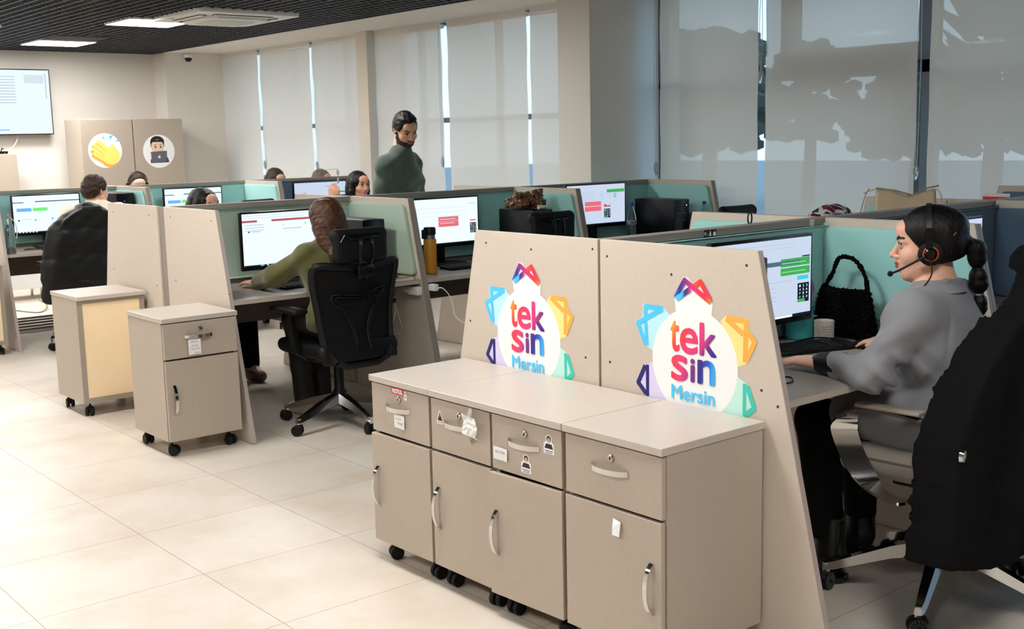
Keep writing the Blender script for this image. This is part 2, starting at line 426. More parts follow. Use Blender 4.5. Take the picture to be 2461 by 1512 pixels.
struct(MB().box(X0, 6.2, Y1 - .02, Y1, 0, .08).build('baseboard_back', mat('skirting', (196, 186, 174), .5), smooth=0))
# open-cell black ceiling: thin crossing blades
g = MB(); t = .009; p = .1
k = 0
for i in range(int((6.18 - X0) / p) + 1):
    x = 6.17 - i * p; g.box(x - t, x, Y0, Y1, ZC, ZC + .04)
for i in range(int((Y1 - Y0) / p) + 1):
    y = Y1 - .01 - i * p; g.box(X0, 6.17, y - t, y, ZC + .001, ZC + .04)
struct(g.build('ceiling', mat('ceiling_black', (58, 60, 66), .34), smooth=0))
struct(MB().box(X0, X1 + .3, Y0, Y1, 3.12, 3.2).build('ceiling_slab', mat('slab_dark', (22, 22, 24), .9), smooth=0))

# ---------------------------------------------------------------- windows (frames + glass) and the outdoors
def glass_mat():
    m = bpy.data.materials.new('window_glass'); m.use_nodes = True; nt = m.node_tree; nt.nodes.remove(nt.nodes['Principled BSDF'])
    a = nt.nodes.new('ShaderNodeBsdfTransparent'); a.inputs[0].default_value = (.9, .95, .95, 1); b = nt.nodes.new('ShaderNodeBsdfGlossy'); b.inputs['Roughness'].default_value = .02
    mx = nt.nodes.new('ShaderNodeMixShader'); fr = nt.nodes.new('ShaderNodeValue'); fr.outputs[0].default_value = .05
    nt.links.new(fr.outputs[0], mx.inputs[0]); nt.links.new(a.outputs[0], mx.inputs[1]); nt.links.new(b.outputs[0], mx.inputs[2]); nt.links.new(mx.outputs[0], nt.nodes['Material Output'].inputs[0])
    return m
GLASS = glass_mat()
ALU = mat('window_alu', (120, 126, 130), .4, .3)
def window(n, ya, yb, muls, trans, sash=None):
    fr = MB(); xa, xb = 7.10, 7.17
    fr.box(xa, xb, ya, yb, .5, .57).box(xa, xb, ya, yb, 2.68, 2.75).box(xa, xb, ya, ya + .05, .5, 2.75).box(xa, xb, yb - .05, yb, .5, 2.75)
    for y, wd in muls: fr.box(xa, xb, y - wd / 2, y + wd / 2, .5, 2.75)
    for a, b, z, hh in trans: fr.box(xa, xb, a, b, z - hh / 2, z + hh / 2)
    for a, b, z0, z1, wd in sash or []:
        fr.box(xa - .02, xb, a - wd, a, z0 - wd, z1 + wd).box(xa - .02, xb, b, b + wd, z0 - wd, z1 + wd).box(xa - .02, xb, a, b, z1, z1 + wd).box(xa - .02, xb, a, b, z0 - wd * 1.7, z0)
    o = struct(fr.build('window_%d' % n, ALU, smooth=0))
    gl = MB().box(7.13, 7.136, ya + .05, yb - .05, .57, 2.68).build('window_glass', GLASS, o, smooth=0)
    return o
window(1, 10.77, 14.1, [(13.75, .04), (12.55, .04), (11.4, .04)], [(10.77, 14.1, 1.75, .05)])
window(2, 6.99, 10.56, [(9.95, .04), (8.7, .04), (7.5, .04)], [(6.99, 10.56, 1.75, .05)])
window(3, -.6, 6.626, [(4.22, .10), (2.9, .1), (1.6, .1), (.3, .1)], [(5.45, 6.626, 1.95, .05), (-.6, 4.16, 1.93, .05), (4.2, 5.45, 1.99, .12)], [(4.29, 5.28, 2.13, 2.52, .12)])
# blinds
def blind_mat():
    m = bpy.data.materials.new('blind_fabric'); m.use_nodes = True; nt = m.node_tree; L = nt.links; N = nt.nodes.new
    nt.nodes.remove(nt.nodes['Principled BSDF'])
    d = N('ShaderNodeBsdfDiffuse'); d.inputs[0].default_value = lin((247, 244, 239))
    tl = N('ShaderNodeBsdfTranslucent'); tl.inputs[0].default_value = lin((246, 221, 194))
    tr = N('ShaderNodeBsdfTransparent'); tr.inputs[0].default_value = (1, 1, 1, 1)
    tc = N('ShaderNodeTexCoord'); n = N('ShaderNodeTexNoise'); n.inputs['Scale'].default_value = 160; n.inputs['Detail'].default_value = 2
    mp = N('ShaderNodeMapping'); mp.inputs['Scale'].default_value = (1, 1, 1); L.new(tc.outputs['Object'], mp.inputs[0]); L.new(mp.outputs[0], n.inputs['Vector'])
    mr = N('ShaderNodeMapRange'); mr.inputs['To Min'].default_value = .14; mr.inputs['To Max'].default_value = .28; L.new(n.outputs['Fac'], mr.inputs['Value'])
    # a woven screen closes up when seen at a slant: openness falls with the cosine of the viewing angle
    lw = N('ShaderNodeLayerWeight'); lw.inputs['Blend'].default_value = .5; iv = N('ShaderNodeMath'); iv.operation = 'SUBTRACT'; iv.inputs[0].default_value = 1; L.new(lw.outputs['Facing'], iv.inputs[1])
    pw = N('ShaderNodeMath'); pw.operation = 'POWER'; pw.inputs[1].default_value = 3; L.new(iv.outputs[0], pw.inputs[0]); ml = N('ShaderNodeMath'); ml.operation = 'MULTIPLY'; L.new(pw.outputs[0], ml.inputs[0]); L.new(mr.outputs[0], ml.inputs[1])
    m1 = N('ShaderNodeMixShader'); m1.inputs[0].default_value = .36; L.new(d.outputs[0], m1.inputs[1]); L.new(tl.outputs[0], m1.inputs[2])
    m2 = N('ShaderNodeMixShader'); L.new(ml.outputs[0], m2.inputs[0]); L.new(m1.outputs[0], m2.inputs[1]); L.new(tr.outputs[0], m2.inputs[2])
    L.new(m2.outputs[0], nt.nodes['Material Output'].inputs[0])
    return m
BLIND = blind_mat()
CHAIN = mat('bead_chain', (205, 205, 203), .4)
CLEARP = mat('clear_plastic', (235, 238, 240), .08, trans=.7)
def blind(ya, yb, label, chain_y, zt, zc, side=1):
    t = thing('roller_blind', label, 'blind', (6.95, (ya + yb) / 2, .55), 0, 'roller blinds along the window wall')
    h = (yb - ya) / 2
    n = 24; vs = []; fs = []
    for i in range(n + 1):
        z = (ZC - .55) * i / n
        for j, y in enumerate((-h, h)): vs.append((.004 * sin(i * .9 + ya), y, z))
    for i in range(n): fs.append((2 * i, 2 * i + 1, 2 * i + 3, 2 * i + 2))
    MB().add(vs, fs).build('blind_fabric', BLIND, t)
    MB().rbox(-.012, .012, -h, h, -.03, .005, .004).build('bottom_rail', WHITE, t)
    MB().cyl((.02, -h, ZC - .55 - .05), .022, 2 * h, 'y').build('roller_tube', WHITE, t)
    if chain_y is not None:
        cy = chain_y - (ya + yb) / 2; z1 = ZC - .55 - .05; z0 = zc - .55
        c = MB()
        for s in (-.012, .012): c.tube([(-.02, cy + s * .3, z1), (-.022, cy + s * 1.2, (z0 + z1) / 2), (-.02, cy + s * .4, z0)], .0022, 6)
        c.build('pull_chain', CHAIN, t)
        MB().ball((-.02, cy, z0 - .04), (.012, .022, .055), 12).build('chain_weight', CLEARP, t)
    return t
blind(13.14, 14.2, 'roller blind in the far corner, beside the dark ceiling camera', 14.14, 0, 1.36)
blind(11.89, 13.08, 'roller blind second from the far corner', 13.06, 0, 1.34)
blind(10.79, 11.83, 'roller blind just beyond the slim cream pilaster', 11.81, 0, 1.33)
blind(9.365, 10.54, 'roller blind directly behind the standing man', 9.38, 0, 1.38)
blind(8.085, 9.27, 'wide roller blind between the standing man and the white pillar', None, 0, 1.2)
blind(6.9, 8.04, 'roller blind partly hidden by the far side of the white pillar', None, 0, 1.2)
blind(5.5, 6.47, 'roller blind on the near side of the white pillar, above the middle desks', 6.5, 0, 1.33)
blind(4.215, 5.43, 'roller blind with a lighter window pane outlined through it, above the beige handbag', 5.46, 0, 2.0)
blind(2.9, 4.125, 'roller blind at the right edge with a spiky treetop showing through', 4.19, 0, 1.32)
# outdoors
struct(MB().box(7.6, 70, -40, 70, -.6, -.5).build('ground_outside', mat('asphalt', (150, 152, 150), .9), smooth=0))
LEAF = mat('tree_leaves', (52, 60, 48), .8)
BARK = mat('tree_bark', (70, 60, 50), .9)
def tree(x, y, h, w, label, spiky=False):
    t = thing('tree', label, 'tree', (x, y, -.5), 0, 'trees outside the windows')
    MB().tube([(0, 0, 0), (.1, 0, h * .5), (0, .1, h * .8)], [.2, .15, .06], 8).build('trunk', BARK, t)
    c = MB(); rd = random.Random(int(x * 7 + y))
    for i in range(260):
        a = rd.uniform(0, 2 * pi); q = rd.random() ** .5; zz = rd.uniform(.42, 1)
        rr = w * q * (1.15 - abs(zz - .6) * 1.6)
        if spiky: rr = w * q * (1.1 - zz) * 1.6
        p = V((rr * cos(a), rr * sin(a), h * zz)); s = w * rd.uniform(.1, .2)
        if spiky:
            d = V((cos(a), sin(a), .9)) * s * 2.4; c.tube([p, p + d * .5, p + d], [.09, .07, .01], 4)
        else:
            c.ball(p, (s, s, s * .7), 6)
    c.build('foliage', LEAF, t, smooth=0)
tree(20, 17.2, 4.2, 1.7, 'round treetop showing through the blind nearest the white pillar')
tree(27, 24.6, 4.7, 1.6, 'tree seen at the edge of the blind nearest the white pillar')
tree(27, 19.6, 4.4, 1.3, 'low tree through the middle window pane')
tree(17.5, 9.3, 3.9, 1.2, 'tall spiky treetop through the rightmost blind', True)
tree(22, 13.3, 3.6, 1.3, 'bushy tree left of the spiky one through the rightmost blind')
tree(22, 10.0, 3.9, 1.5, 'bushy tree right of the spiky one through the rightmost blind')

# ---------------------------------------------------------------- ceiling fittings
LED = emit('led_panel', (254, 250, 245), 37.0)
def ceiling_light(x, y, label):
    t = thing('ceiling_light', label, 'light', (x, y, ZC), 0, 'square LED ceiling panels')
    MB().box(-.31, .31, -.31, -.3, -.012, .05).box(-.31, .31, .3, .31, -.012, .05).box(-.31, -.3, -.3, .3, -.012, .05).box(.3, .31, -.3, .3, -.012, .05).box(-.3, .3, -.3, .3, .01, .05).build('light_frame', WHITE, t, smooth=0)
    MB().box(-.3, .3, -.3, .3, -.008, 0).build('diffuser', LED, t, smooth=0)
ceiling_light(4.57, 10.7, 'square LED ceiling panel overlapping the air conditioner')
ceiling_light(4.58, 13.2, 'square LED ceiling panel nearest the television wall')
ceiling_light(4.57, 8.12, 'square LED ceiling panel cut off by the top edge of the photo')
for x, y in ((1.9, .6), (1.9, 3.1), (1.9, 5.6), (1.9, 8.1), (1.9, 10.7), (1.9, 13.2), (3.2, 11.9), (3.2, 13.6), (-.8, .6), (-.8, 3.1), (-.8, 5.6), (-.8, 8.1), (-.8, 10.7)):  # the pair between panel rows is added, unseen, to brighten the far end
    ceiling_light(x, y, 'square LED ceiling panel outside the view, in the aisle rows or added for brightness')
# cassette air conditioner
a = thing('air_conditioner', 'white cassette air conditioner set in the black grid ceiling', 'air conditioner', (4.94, 9.9, ZC))
m = MB(); m.prism(rounded(.96, 1.0, .03), 'z', -.03, .02, r=.008); m.build('bezel', WHITE, a)
m = MB(); m.prism([(x * .62, y * .62) for x, y in [(-.36, -.5), (.36, -.5), (.5, -.36), (.5, .36), (.36, .5), (-.36, .5), (-.5, .36), (-.5, -.36)]], 'z', -.062, -.028, r=.012); m.build('intake_panel', WHITE, a)
m = MB(); m.prism(rounded(.42, .42, .06), 'z', -.066, -.06, r=.003); m.build('intake_grille', mat('ac_grey', (205, 203, 200), .5), a)
m = MB()
for s in (-1, 1):
    m.box(-.28, .28, s * .345 - .035, s * .345 + .035, -.034, -.029).box(s * .345 - .035, s * .345 + .035, -.28, .28, -.034, -.029)
m.build('outlet_slot', DARKW, a, smooth=0)
for s in (-1, 1):
    MB().box(-.28, .28, s * .355 - .02, s * .355 + .01, -.045, -.036).build('outlet_flap', WHITE, a)
    MB().box(s * .355 - .02, s * .355 + .01, -.28, .28, -.045, -.036).build('outlet_flap', WHITE, a)
MB().box(-.47, -.44, .1, .16, -.034, -.03).build('indicator', mat('green_led', (120, 170, 140), .4), a)
v = thing('ceiling_vent', 'square grey ceiling vent beside the LED panel nearest the television', 'vent', (4.55, 12.55, ZC))
MB().box(-.3, .3, -.26, .26, -.004, .04).build('vent_frame', mat('vent_grey', (70, 72, 78), .5), v, smooth=0)
m = MB()
for i in range(10): m.box(-.28, .28, -.24 + i * .05, -.215 + i * .05, -.01, -.004)
m.build('vent_slats', mat('vent_dark', (45, 47, 52), .5), v, smooth=0)
c = thing('ceiling_dome_camera', 'small dark dome security camera under the plaster ceiling strip', 'camera', (6.465, 14.03, ZC - .02))
MB().lathe([(.055, 0), (.055, -.03), (.05, -.04)]).build('camera_base', WHITE, c)
MB().lathe([(.045, -.035), (.043, -.06), (.03, -.083), (.0001, -.092)]).build('dome', BLKG, c)
# ---------------------------------------------------------------- workstation rows
H = 1.215; XF = 2.735
YS = {1: 2.83, 2: 6.40, 3: 10.24}; ZD = {1: .76, 2: .74, 3: .74}
XD = {1: [2.757, 3.99, 5.35, 6.72], 2: [2.757, 3.99, 5.35, 6.72], 3: [2.757, 3.97, 5.22, 6.55]}
ROWN = {1: 'front desk row', 2: 'middle desk row', 3: 'far desk row'}
def trap(s, t0, t1, z0, z1, y0, outer=.67, foot=.955):
    # slanted-edge board profile in (y,z); s=-1 near side, +1 far side
    sl = lambda z: outer + (foot - outer) * (1 - z / H)
    return [(y0 + s * t0, z0), (y0 + s * sl(z0), z0), (y0 + s * sl(z1), z1), (y0 + s * t0, z1)]
def end_screen(row, s, label, outer=.67, foot=.955, holes=()):
    y0 = YS[row]; t = thing('end_screen', label, 'screen', (XF, y0, 0), 0, 'end screens of the desk rows')
    pts = trap(s, .006 if row == 1 else (.014 if s < 0 else .085), 0, 0.004, H, 0, outer, foot)
    MB().prism(pts, 'x', 0, .022, r=.0015).build('board', LAM, t, smooth=0)
    a, b, c_, d = pts
    e = MB()   # edge banding along the slope
    dy, dz = c_[0] - b[0], c_[1] - b[1]
    e.prism([(b[0], b[1]), (b[0] + s * .002, b[1]), (c_[0] + s * .002, c_[1]), (c_[0], c_[1])], 'x', .0005, .0215)
    e.build('edge_band', LAME, t, smooth=0)
    if holes:
        h = MB()
        for y, z in holes: h.cyl((-.0006, y - y0, z), .0045, .002, 'x', 10)
        h.build('screw_holes', HOLE, t, smooth=0)
    return t
end_screen(1, 1, 'beige end screen of the front desk row carrying the left logo sticker', holes=[(3.44, 1.17), (3.18, 1.16), (2.86, 1.18), (3.55, .86), (3.15, .8), (2.9, .8)])
end_screen(1, -1, 'beige end screen of the front desk row carrying the right logo sticker', holes=[(2.79, 1.16), (2.5, 1.12), (2.2, 1.17), (2.78, .8), (2.08, .76), (2.14, .8)])
end_screen(2, 1, 'beige end screen beside the cream-backed pedestal, left half of the pair', outer=.82, foot=1.1, holes=[(6.6, 1.16), (7.15, 1.16), (6.55, .75), (7.2, .8)])
end_screen(2, -1, 'beige end screen the drawer pedestal with a hanging tag stands against', holes=[(6.3, 1.16), (5.78, 1.16), (6.28, .8), (5.62, .78), (6.2, .5)])
end_screen(3, -1, 'beige end screen with its slanted foot at the left edge of the photo', outer=.68, foot=.965)
end_screen(3, 1, 'beige end screen hidden at the far left edge behind its twin')
def pad_mb(pts, ax, t0, t1):
    m = MB(); m.prism(pts, ax, t0, t1, r=.012, seg=4); return m
def rnd_poly(pts, r, n=4):
    out = []; k = len(pts)
    for i in range(k):
        p, a, b = V(pts[i]), V(pts[i - 1]), V(pts[(i + 1) % k]); d1 = (a - p).normalized(); d2 = (b - p).normalized()
        q1, q2 = p + d1 * r, p + d2 * r
        for j in range(n + 1):
            u = j / n; out.append(tuple((q1 * (1 - u) + p * u) * (1 - u) + (p * (1 - u) + q2 * u) * u))
    return out
def spine(row, i, fab, label):
    y0 = YS[row]; xa, xb = XD[row][i], XD[row][i + 1]; L = xb - xa
    t = thing('spine_screen', label, 'screen', (xa, y0, 0), 0, 'spine screens along the desk rows')
    MB().box(.001, L - .001, -.012, .012, .50, H - .026).build('board', LAMD, t, smooth=0)
    MB().rbox(.001, L - .001, -.03, .03, H - .028, H, .002, 1).build('top_rail', LAMD, t, smooth=0)
    for s in (-1, 1):
        m = MB().rbox(.026, L - .026, s * .012, s * .04, .77, H - .030, .011, 3); m.build('fabric_pad', fab, t, smooth=1.2)
    MB().box(.03, L - .03, -.026, .026, .505, .70).build('cable_tray', MODP, t, smooth=0)
    if (row, i) == (2, 0): MB().box(-.012, .0, -.012, .12, 0, H - .003).build('end_post', LAMD, t, smooth=0)
    return t
def divider(row, i, s, fab_l, fab_r, label, outer=.67, foot=.955, last=False):
    y0 = YS[row]; x = XD[row][i]
    t = thing('divider_screen', label, 'screen', (x, y0, 0), 0, 'divider screens between desks')
    pts = trap(s, .032, 0, .004, H, 0, outer, foot)
    MB().prism(pts, 'x', -.021, -.001, r=.0015).prism(pts, 'x', .001, .021, r=.0015).build('board', LAM, t, smooth=0)
    e = MB(); b, c_ = pts[1], pts[2]
    for q in (-.021, .0012): e.prism([(b[0], b[1]), (b[0] + s * .002, b[1]), (c_[0] + s * .002, c_[1]), (c_[0], c_[1])], 'x', q + .0005, q + .0195)
    e.build('edge_band', LAMD, t, smooth=0)
    pp = rnd_poly(trap(s, .045, 0, .765, H - .034, 0, outer - .03, foot - .03), .03)
    for a, b, fb in ((-.045, -.0205, fab_l), (.0205, .045, fab_r)):
        if fb: pad_mb(pp, 'x', a, b).build('fabric_pad', fb, t, smooth=1.2)
    return t
SP = [(1, 0, TEAL, 'aqua padded spine screen behind the monitor of the woman in grey'), (1, 1, BLUE, 'blue padded spine screen right of the head of the woman in grey'), (1, 2, BLUE, 'blue padded spine screen at the right edge of the photo'),
      (2, 0, SAGE, 'sage padded spine screen behind the woman in the green jumper'), (2, 1, TEAL, 'aqua padded spine screen behind the mustard flask'), (2, 2, TEAL, 'aqua padded spine screen in front of the white pillar'),
      (3, 0, TEAL, 'aqua padded spine screen in front of the man in the cream turtleneck'), (3, 1, TEAL, 'aqua padded spine screen below the balding headset wearer'), (3, 2, BLUE, 'blue padded spine screen below the brown-haired head by the blinds')]
for r, i, fb, lb in SP: spine(r, i, fb, lb)
DV = [(1, 1, -1, TEAL, BLUE, 'aqua padded divider screen behind the fuzzy black handbag'), (1, 1, 1, TEAL, TEAL, 'aqua padded divider screen across the spine from the fuzzy handbag'),
      (1, 2, -1, BLUE, BLUE, 'blue padded divider screen behind the black coat at the right edge'), (1, 2, 1, TEAL, TEAL, 'divider screen the beige handbag stands in front of'),
      (1, 3, 1, BLUE, BLUE, 'divider screen with a red sheet at the right edge'),
      (2, 1, -1, SAGE, TEAL, 'sage padded divider screen with the white charger plug'), (2, 1, 1, SAGE, TEAL, 'divider screen between the two women beyond the sage spine'),
      (2, 2, -1, TEAL, TEAL, 'aqua padded divider screen behind the crumpled brown bag'), (2, 2, 1, TEAL, TEAL, 'divider screen beyond the spine near the standing man'),
      (2, 3, -1, TEAL, None, 'aqua padded divider screen with a slanted edge in front of the white pillar blind'),
      (3, 1, -1, TEAL, TEAL, 'aqua padded divider screen right of the man in the cream turtleneck'), (3, 2, -1, TEAL, BLUE, 'aqua padded divider screen with a wide end board left of the hand holding glasses'),
      (3, 1, 1, TEAL, TEAL, 'divider screen beyond the far spine beside the balding head')]
for a in DV: divider(*a)
def desk(row, i, s, depth, label):
    y0 = YS[row]; xa, xb = XD[row][i], XD[row][i + 1]; xa += .024 if i else .002; xb -= .024; L = xb - xa
    t = thing('desk', label, 'desk', (xa, y0, 0), 0, 'desks in the rows')
    ya, yb = s * .05, s * depth
    zd = ZD[row]; MB().rbox(0, L, ya, yb, zd - .024, zd, .0015, 1).build('worktop', DESK, t, smooth=0)
    MB().box(0, L, yb, yb + s * .0015, zd - .023, zd - .001).build('front_edge', DESKE, t, smooth=0)
    MB().box(.005, L - .005, s * .10, s * .118, .51, zd - .026).build('modesty_board', MODP, t, smooth=0)
    if (row, i, s) == (1, 0, -1): MB().rbox(.29, .315, -.36, -.335, 0, zd - .025, .002, 1).build('leg', DESKE, t, smooth=0)
    return t
for a in [(1, 0, -1, .725, 'desk the woman in the grey blazer rests her arm on'), (1, 1, -1, .725, 'desk behind the black coat at the right edge'), (1, 0, 1, .7, 'empty desk behind the left logo screen'), (1, 1, 1, .7, 'desk below the beige handbag'), (1, 2, 1, .7, 'desk beside the red sheet'),
          (2, 0, -1, .775, 'desk the woman in the green jumper reaches across'), (2, 1, -1, .775, 'desk with the mustard flask'), (2, 2, -1, .775, 'desk with the blue-capped water bottles'),
          (2, 0, 1, .72, 'desk of the black-haired woman whose eyes show over the spine'), (2, 1, 1, .72, 'desk across the spine from the mustard flask'),
          (3, 0, -1, .72, 'desk of the man in the cream turtleneck'), (3, 1, -1, .72, 'desk behind the black-haired woman at the middle spine'), (3, 2, -1, .72, 'desk of the woman holding up glasses'),
          (3, 0, 1, .72, 'desk beyond the far spine at the left'), (3, 1, 1, .72, 'desk of the balding headset wearer'), (3, 2, 1, .72, 'desk of the brown-haired person by the blinds')]: desk(*a)

# ---------------------------------------------------------------- pedestals
def caster(par, x, y, z=.0, r=.026, rz=0, hub=False, top=None):
    m = MB(); top = top or z + .08
    for s in (-1, 1):
        m.lathe([(r * .5, -.009), (r * .92, -.009), (r, -.006), (r, .006), (r * .92, .009), (r * .5, .009)], (0, s * .014, r), 'y', 16)
    m.lathe([(.3 * r, -.02), (.3 * r, .02)], (0, 0, r), 'y', 10)
    m.lathe([(r * .75, 0), (r * .8, .004), (r * .55, .02)], (.012, 0, r * 1.35), 'z', 12)
    m.cyl((.012, 0, r * 1.4), .006, top - z - r * 1.4, 'z', 8)
    if hub:
        for s in (-1, 1):
            for k in range(12):
                a = 2 * pi * k / 12; p = V((cos(a), 0, sin(a)))
                m.tube([V((0, s * .0235, r)) + p * r * .3, V((0, s * .0235, r)) + p * r * .85], .0022, 4, m=1)
            m.tube([V((0, s * .0225, r)) + V((cos(2 * pi * k / 16), 0, sin(2 * pi * k / 16))) * r * .9 for k in range(16)], .0025, 4, closed=True, m=1)
    m.xf(T((x, y, z), rz)); return m.build('caster', [BLKM, mat('wheel_grey', (70, 70, 70), .5)], par)
def bow_handle(par, y, z, horiz, x, L=.15, name='handle'):
    pts = []
    for k in range(13):
        u = k / 12 * 2 - 1; d = .028 * (1 - u * u) ** .7
        pts.append((x - d, y + (u * L / 2 if horiz else 0), z + (0 if horiz else u * L / 2)))
    m = MB().ribbon(pts, (0, 0, 1) if horiz else (0, 1, 0), .016 if horiz else .015, .005)
    return m.build(name, CHROME, par)
def pedestal(label, loc, rz, w, front='drawers', ajar=0.0, hside=1, grp='mobile pedestals'):
    """local frame: front faces -X at x=0, width along Y (centred), depth D to +X"""
    t = thing('pedestal_cabinet', label, 'cabinet', loc, rz, grp); D = .42; h = w / 2
    c = MB(); z0, z1 = .082, .687
    c.box(0.004, D, -h, -h + .018, z0, z1).box(.004, D, h - .018, h, z0, z1).box(.004, D, -h + .018, h - .018, z0, z0 + .018).box(D - .014, D - .008, -h + .018, h - .018, z0 + .018, z1).box(.03, D - .02, -h + .018, h - .018, .485, .5)
    c.box(.004, D - .01, -h + .018, h - .018, z1 - .012, z1)
    c.build('carcass', CAB, t, smooth=0)
    MB().rbox(-.022, D + .006, -h - .004, h + .004, .688, .711, .0015, 1).build('top_board', CABT, t, smooth=0)
    if front == 'drawers':
        d = MB().rbox(-.014, .003, -h + .003, h - .003, .503, .682, .0012, 1).build('drawer_front', CAB, t, smooth=0)
        hd = bow_handle(d, .01, .608, True, -.014)
        lk = MB().lathe([(.011, 0), (.0115, -.004), (.009, -.007), (.004, -.0065), (.003, -.004), (.0001, -.004)], (-.014, 0, .644), 'x', 16).box(-.021, -.0185, -.0015, .0015, .639, .649, 1).build('lock', [BRASS, DARKW], d)
        dr = MB().rbox(-.017, 0, -h + .003, h - .003, .084, .494, .0012, 1)
        piv = Matrix.Translation((0, -h, 0)) @ Matrix.Rotation(ajar, 4, 'Z') @ Matrix.Translation((0, h, 0))
        if ajar: dr.xf(piv)
        do = dr.build('door', CAB, t, smooth=0)
        hb = MB(); pts = []
        for k in range(13):
            u = k / 12 * 2 - 1; pts.append((-.017 - .028 * (1 - u * u) ** .7, hside * (h - .04), .295 + u * .075))
        hb.ribbon(pts, (0, 1, 0), .015, .005)
        if ajar: hb.xf(piv)
        hb.build('handle', CHROME, do)
    else:
        MB().box(-.002, .003, -h + .03, h - .03, z0 + .03, z1 - .02).build('back_panel', mat('cream_board', (240, 216, 178), .55, var=(6, .03)), t, smooth=0)
        f = MB().box(-.006, .004, -h, -h + .03, z0, z1).box(-.006, .004, h - .03, h, z0, z1).box(-.006, .004, -h + .03, h - .03, z0, z0 + .03).box(-.006, .004, -h + .03, h - .03, z1 - .02, z1)
        f.build('back_frame', mat('cab_frame', (150, 141, 130), .45), t, smooth=0)
    for x in (.04, D - .05):
        for y in (-h + .045, h - .045): caster(t, x, y, 0, .026, random.uniform(-.6, .9), top=z0)
    return t
pedestal('grey pedestal with a red oil sticker above its drawer lock', (2.30, 3.397, 0), 0, .362, ajar=.016)
pedestal('grey pedestal with a crumpled white note taped over its drawer handle', (2.30, 3.043, 0), 0, .328)
pedestal('grey pedestal with two portrait stickers on its drawer', (2.30, 2.703, 0), 0, .34, ajar=.05)
pedestal('grey pedestal nearest the camera with a folded white tag on its door', (2.30, 2.322, 0), 0, .398, hside=-1)
pedestal('grey drawer pedestal with a hanging paper tag standing apart in the aisle', (2.502, 5.50, 0), pi / 2, .40, hside=1)
pedestal('grey pedestal turned to show its cream back panel', (2.51, 6.70, 0), pi / 2, .40, front='back')
pedestal('grey pedestal cut off by the left edge of the photo', (2.45, 9.25, 0), pi / 2, .40, front='back')

# ---------------------------------------------------------------- screens, computers, keyboards
SC_W = emit('screen_white', (236, 246, 252), 1.0); SC_C = emit('screen_cool', (203, 216, 238), .95); SC_BAR = emit('screen_navy', (40, 62, 92)); SC_RED = emit('screen_red', (178, 90, 102)); SC_PINK = emit('screen_pink', (226, 110, 122))
SC_GRN = emit('screen_green', (70, 168, 92)); SC_LGR = emit('screen_lime', (120, 232, 130)); SC_BLU = emit('screen_blue', (110, 180, 240)); SC_TXT = emit('screen_text', (180, 196, 212)); SC_DK = emit('screen_dark', (20, 32, 48)); SC_CY = emit('screen_cyan', (60, 205, 225)); SC_TEALB = emit('screen_teal_bar', (78, 110, 128)); SC_OFF = emit('screen_mint', (215, 240, 232), .9)
SCM = [SC_W, SC_C, SC_BAR, SC_RED, SC_PINK, SC_GRN, SC_LGR, SC_BLU, SC_TXT, SC_DK, SC_CY, SC_TEALB, SC_OFF]
W_, C_, NAVY, RED, PINK, GRN, LIME, BLU, TXT, DK, CY, TBAR, MINT = range(13)
def display(par, W, Hh, zc, y, base, ui, name='screen'):
    """lit screen facing -Y; ui rects in 0..1 (u right, v down)"""
    m = MB(); m.plate([(-W / 2, zc - Hh / 2), (W / 2, zc - Hh / 2), (W / 2, zc + Hh / 2), (-W / 2, zc + Hh / 2)], 'y', y, base)
    for r in ui:
        if isinstance(r[0], str):
            s, u0, u1, v0, v1, c = r
            m.join(text_mb(s, (-W / 2 + u0 * W, -W / 2 + u1 * W, zc + Hh / 2 - v1 * Hh, zc + Hh / 2 - v0 * Hh), 'y', y - .0008), m=c); continue
        u0, u1, v0, v1, c = r[:5]; l = r[5] if len(r) > 5 else 1
        x0, x1 = -W / 2 + u0 * W, -W / 2 + u1 * W; z0, z1 = zc + Hh / 2 - v1 * Hh, zc + Hh / 2 - v0 * Hh
        m.plate([(x0, z0), (x1, z0), (x1, z1), (x0, z1)], 'y', y - .0004 * l, c)
    return m.build(name, SCM, par, smooth=0)
def monitor(label, loc, rz, base, ui, W=.61, Hh=.362, z0=.10, grp='desktop monitors'):
    t = thing('monitor', label, 'monitor', loc, rz, grp); zc = z0 + Hh / 2
    MB().rbox(-W / 2, W / 2, -.004, .022, z0, z0 + Hh, .004, 2).rbox(-W * .36, W * .36, .02, .05, z0 + .06, z0 + Hh - .06, .012, 2).build('housing', BLKG, t)
    display(t, W - .022, Hh - .034, zc + .006, -.0052, base, ui)
    MB().rbox(-.035, .035, .026, .052, .01, z0 + .18, .006).build('stand_column', BLK, t)
    MB().rbox(-.12, .12, -.10, .056, 0, .014, .004).build('stand_foot', BLK, t)
    return t
def rows(u0, u1, v0, dv, n, c=TXT, h=.012): return [(u0, u1, v0 + i * dv, v0 + i * dv + h, c) for i in range(n)]
def keypad(u0, u1, v0, v1):
    out = [(u0, u1, v0, v1, DK), (u0, u0 + (u1 - u0) * .64, v1 - (v1 - v0) * .17, v1, GRN, 2)]
    for r in range(4):
        for c in range(3):
            k = '123456789*0#'[r * 3 + c]; uc = u0 + (u1 - u0) * (.2 + .3 * c); vc = v0 + (v1 - v0) * (.09 + .195 * r)
            out.append((k, uc - .008, uc + .008, vc, vc + .03, W_))
    return out
UI_RED = [(0, 1, .125, .165, RED), (.165, .325, .122, .168, W_, 2), (0, 1, .972, 1, DK), (.18, .22, .974, .998, BLU, 2), (.25, .27, .976, .996, W_, 2)] + rows(.03, .24, .21, .05, 3) + [(.06, .08, .33, .355, NAVY), (.1, .2, .335, .35, TXT), (.45, .66, .31, .325, TXT), (.45, .46, .24, .255, BLU), (.7, .715, .225, .25, BLU)] + rows(.02, .7, .035, .045, 2, TXT, .006)
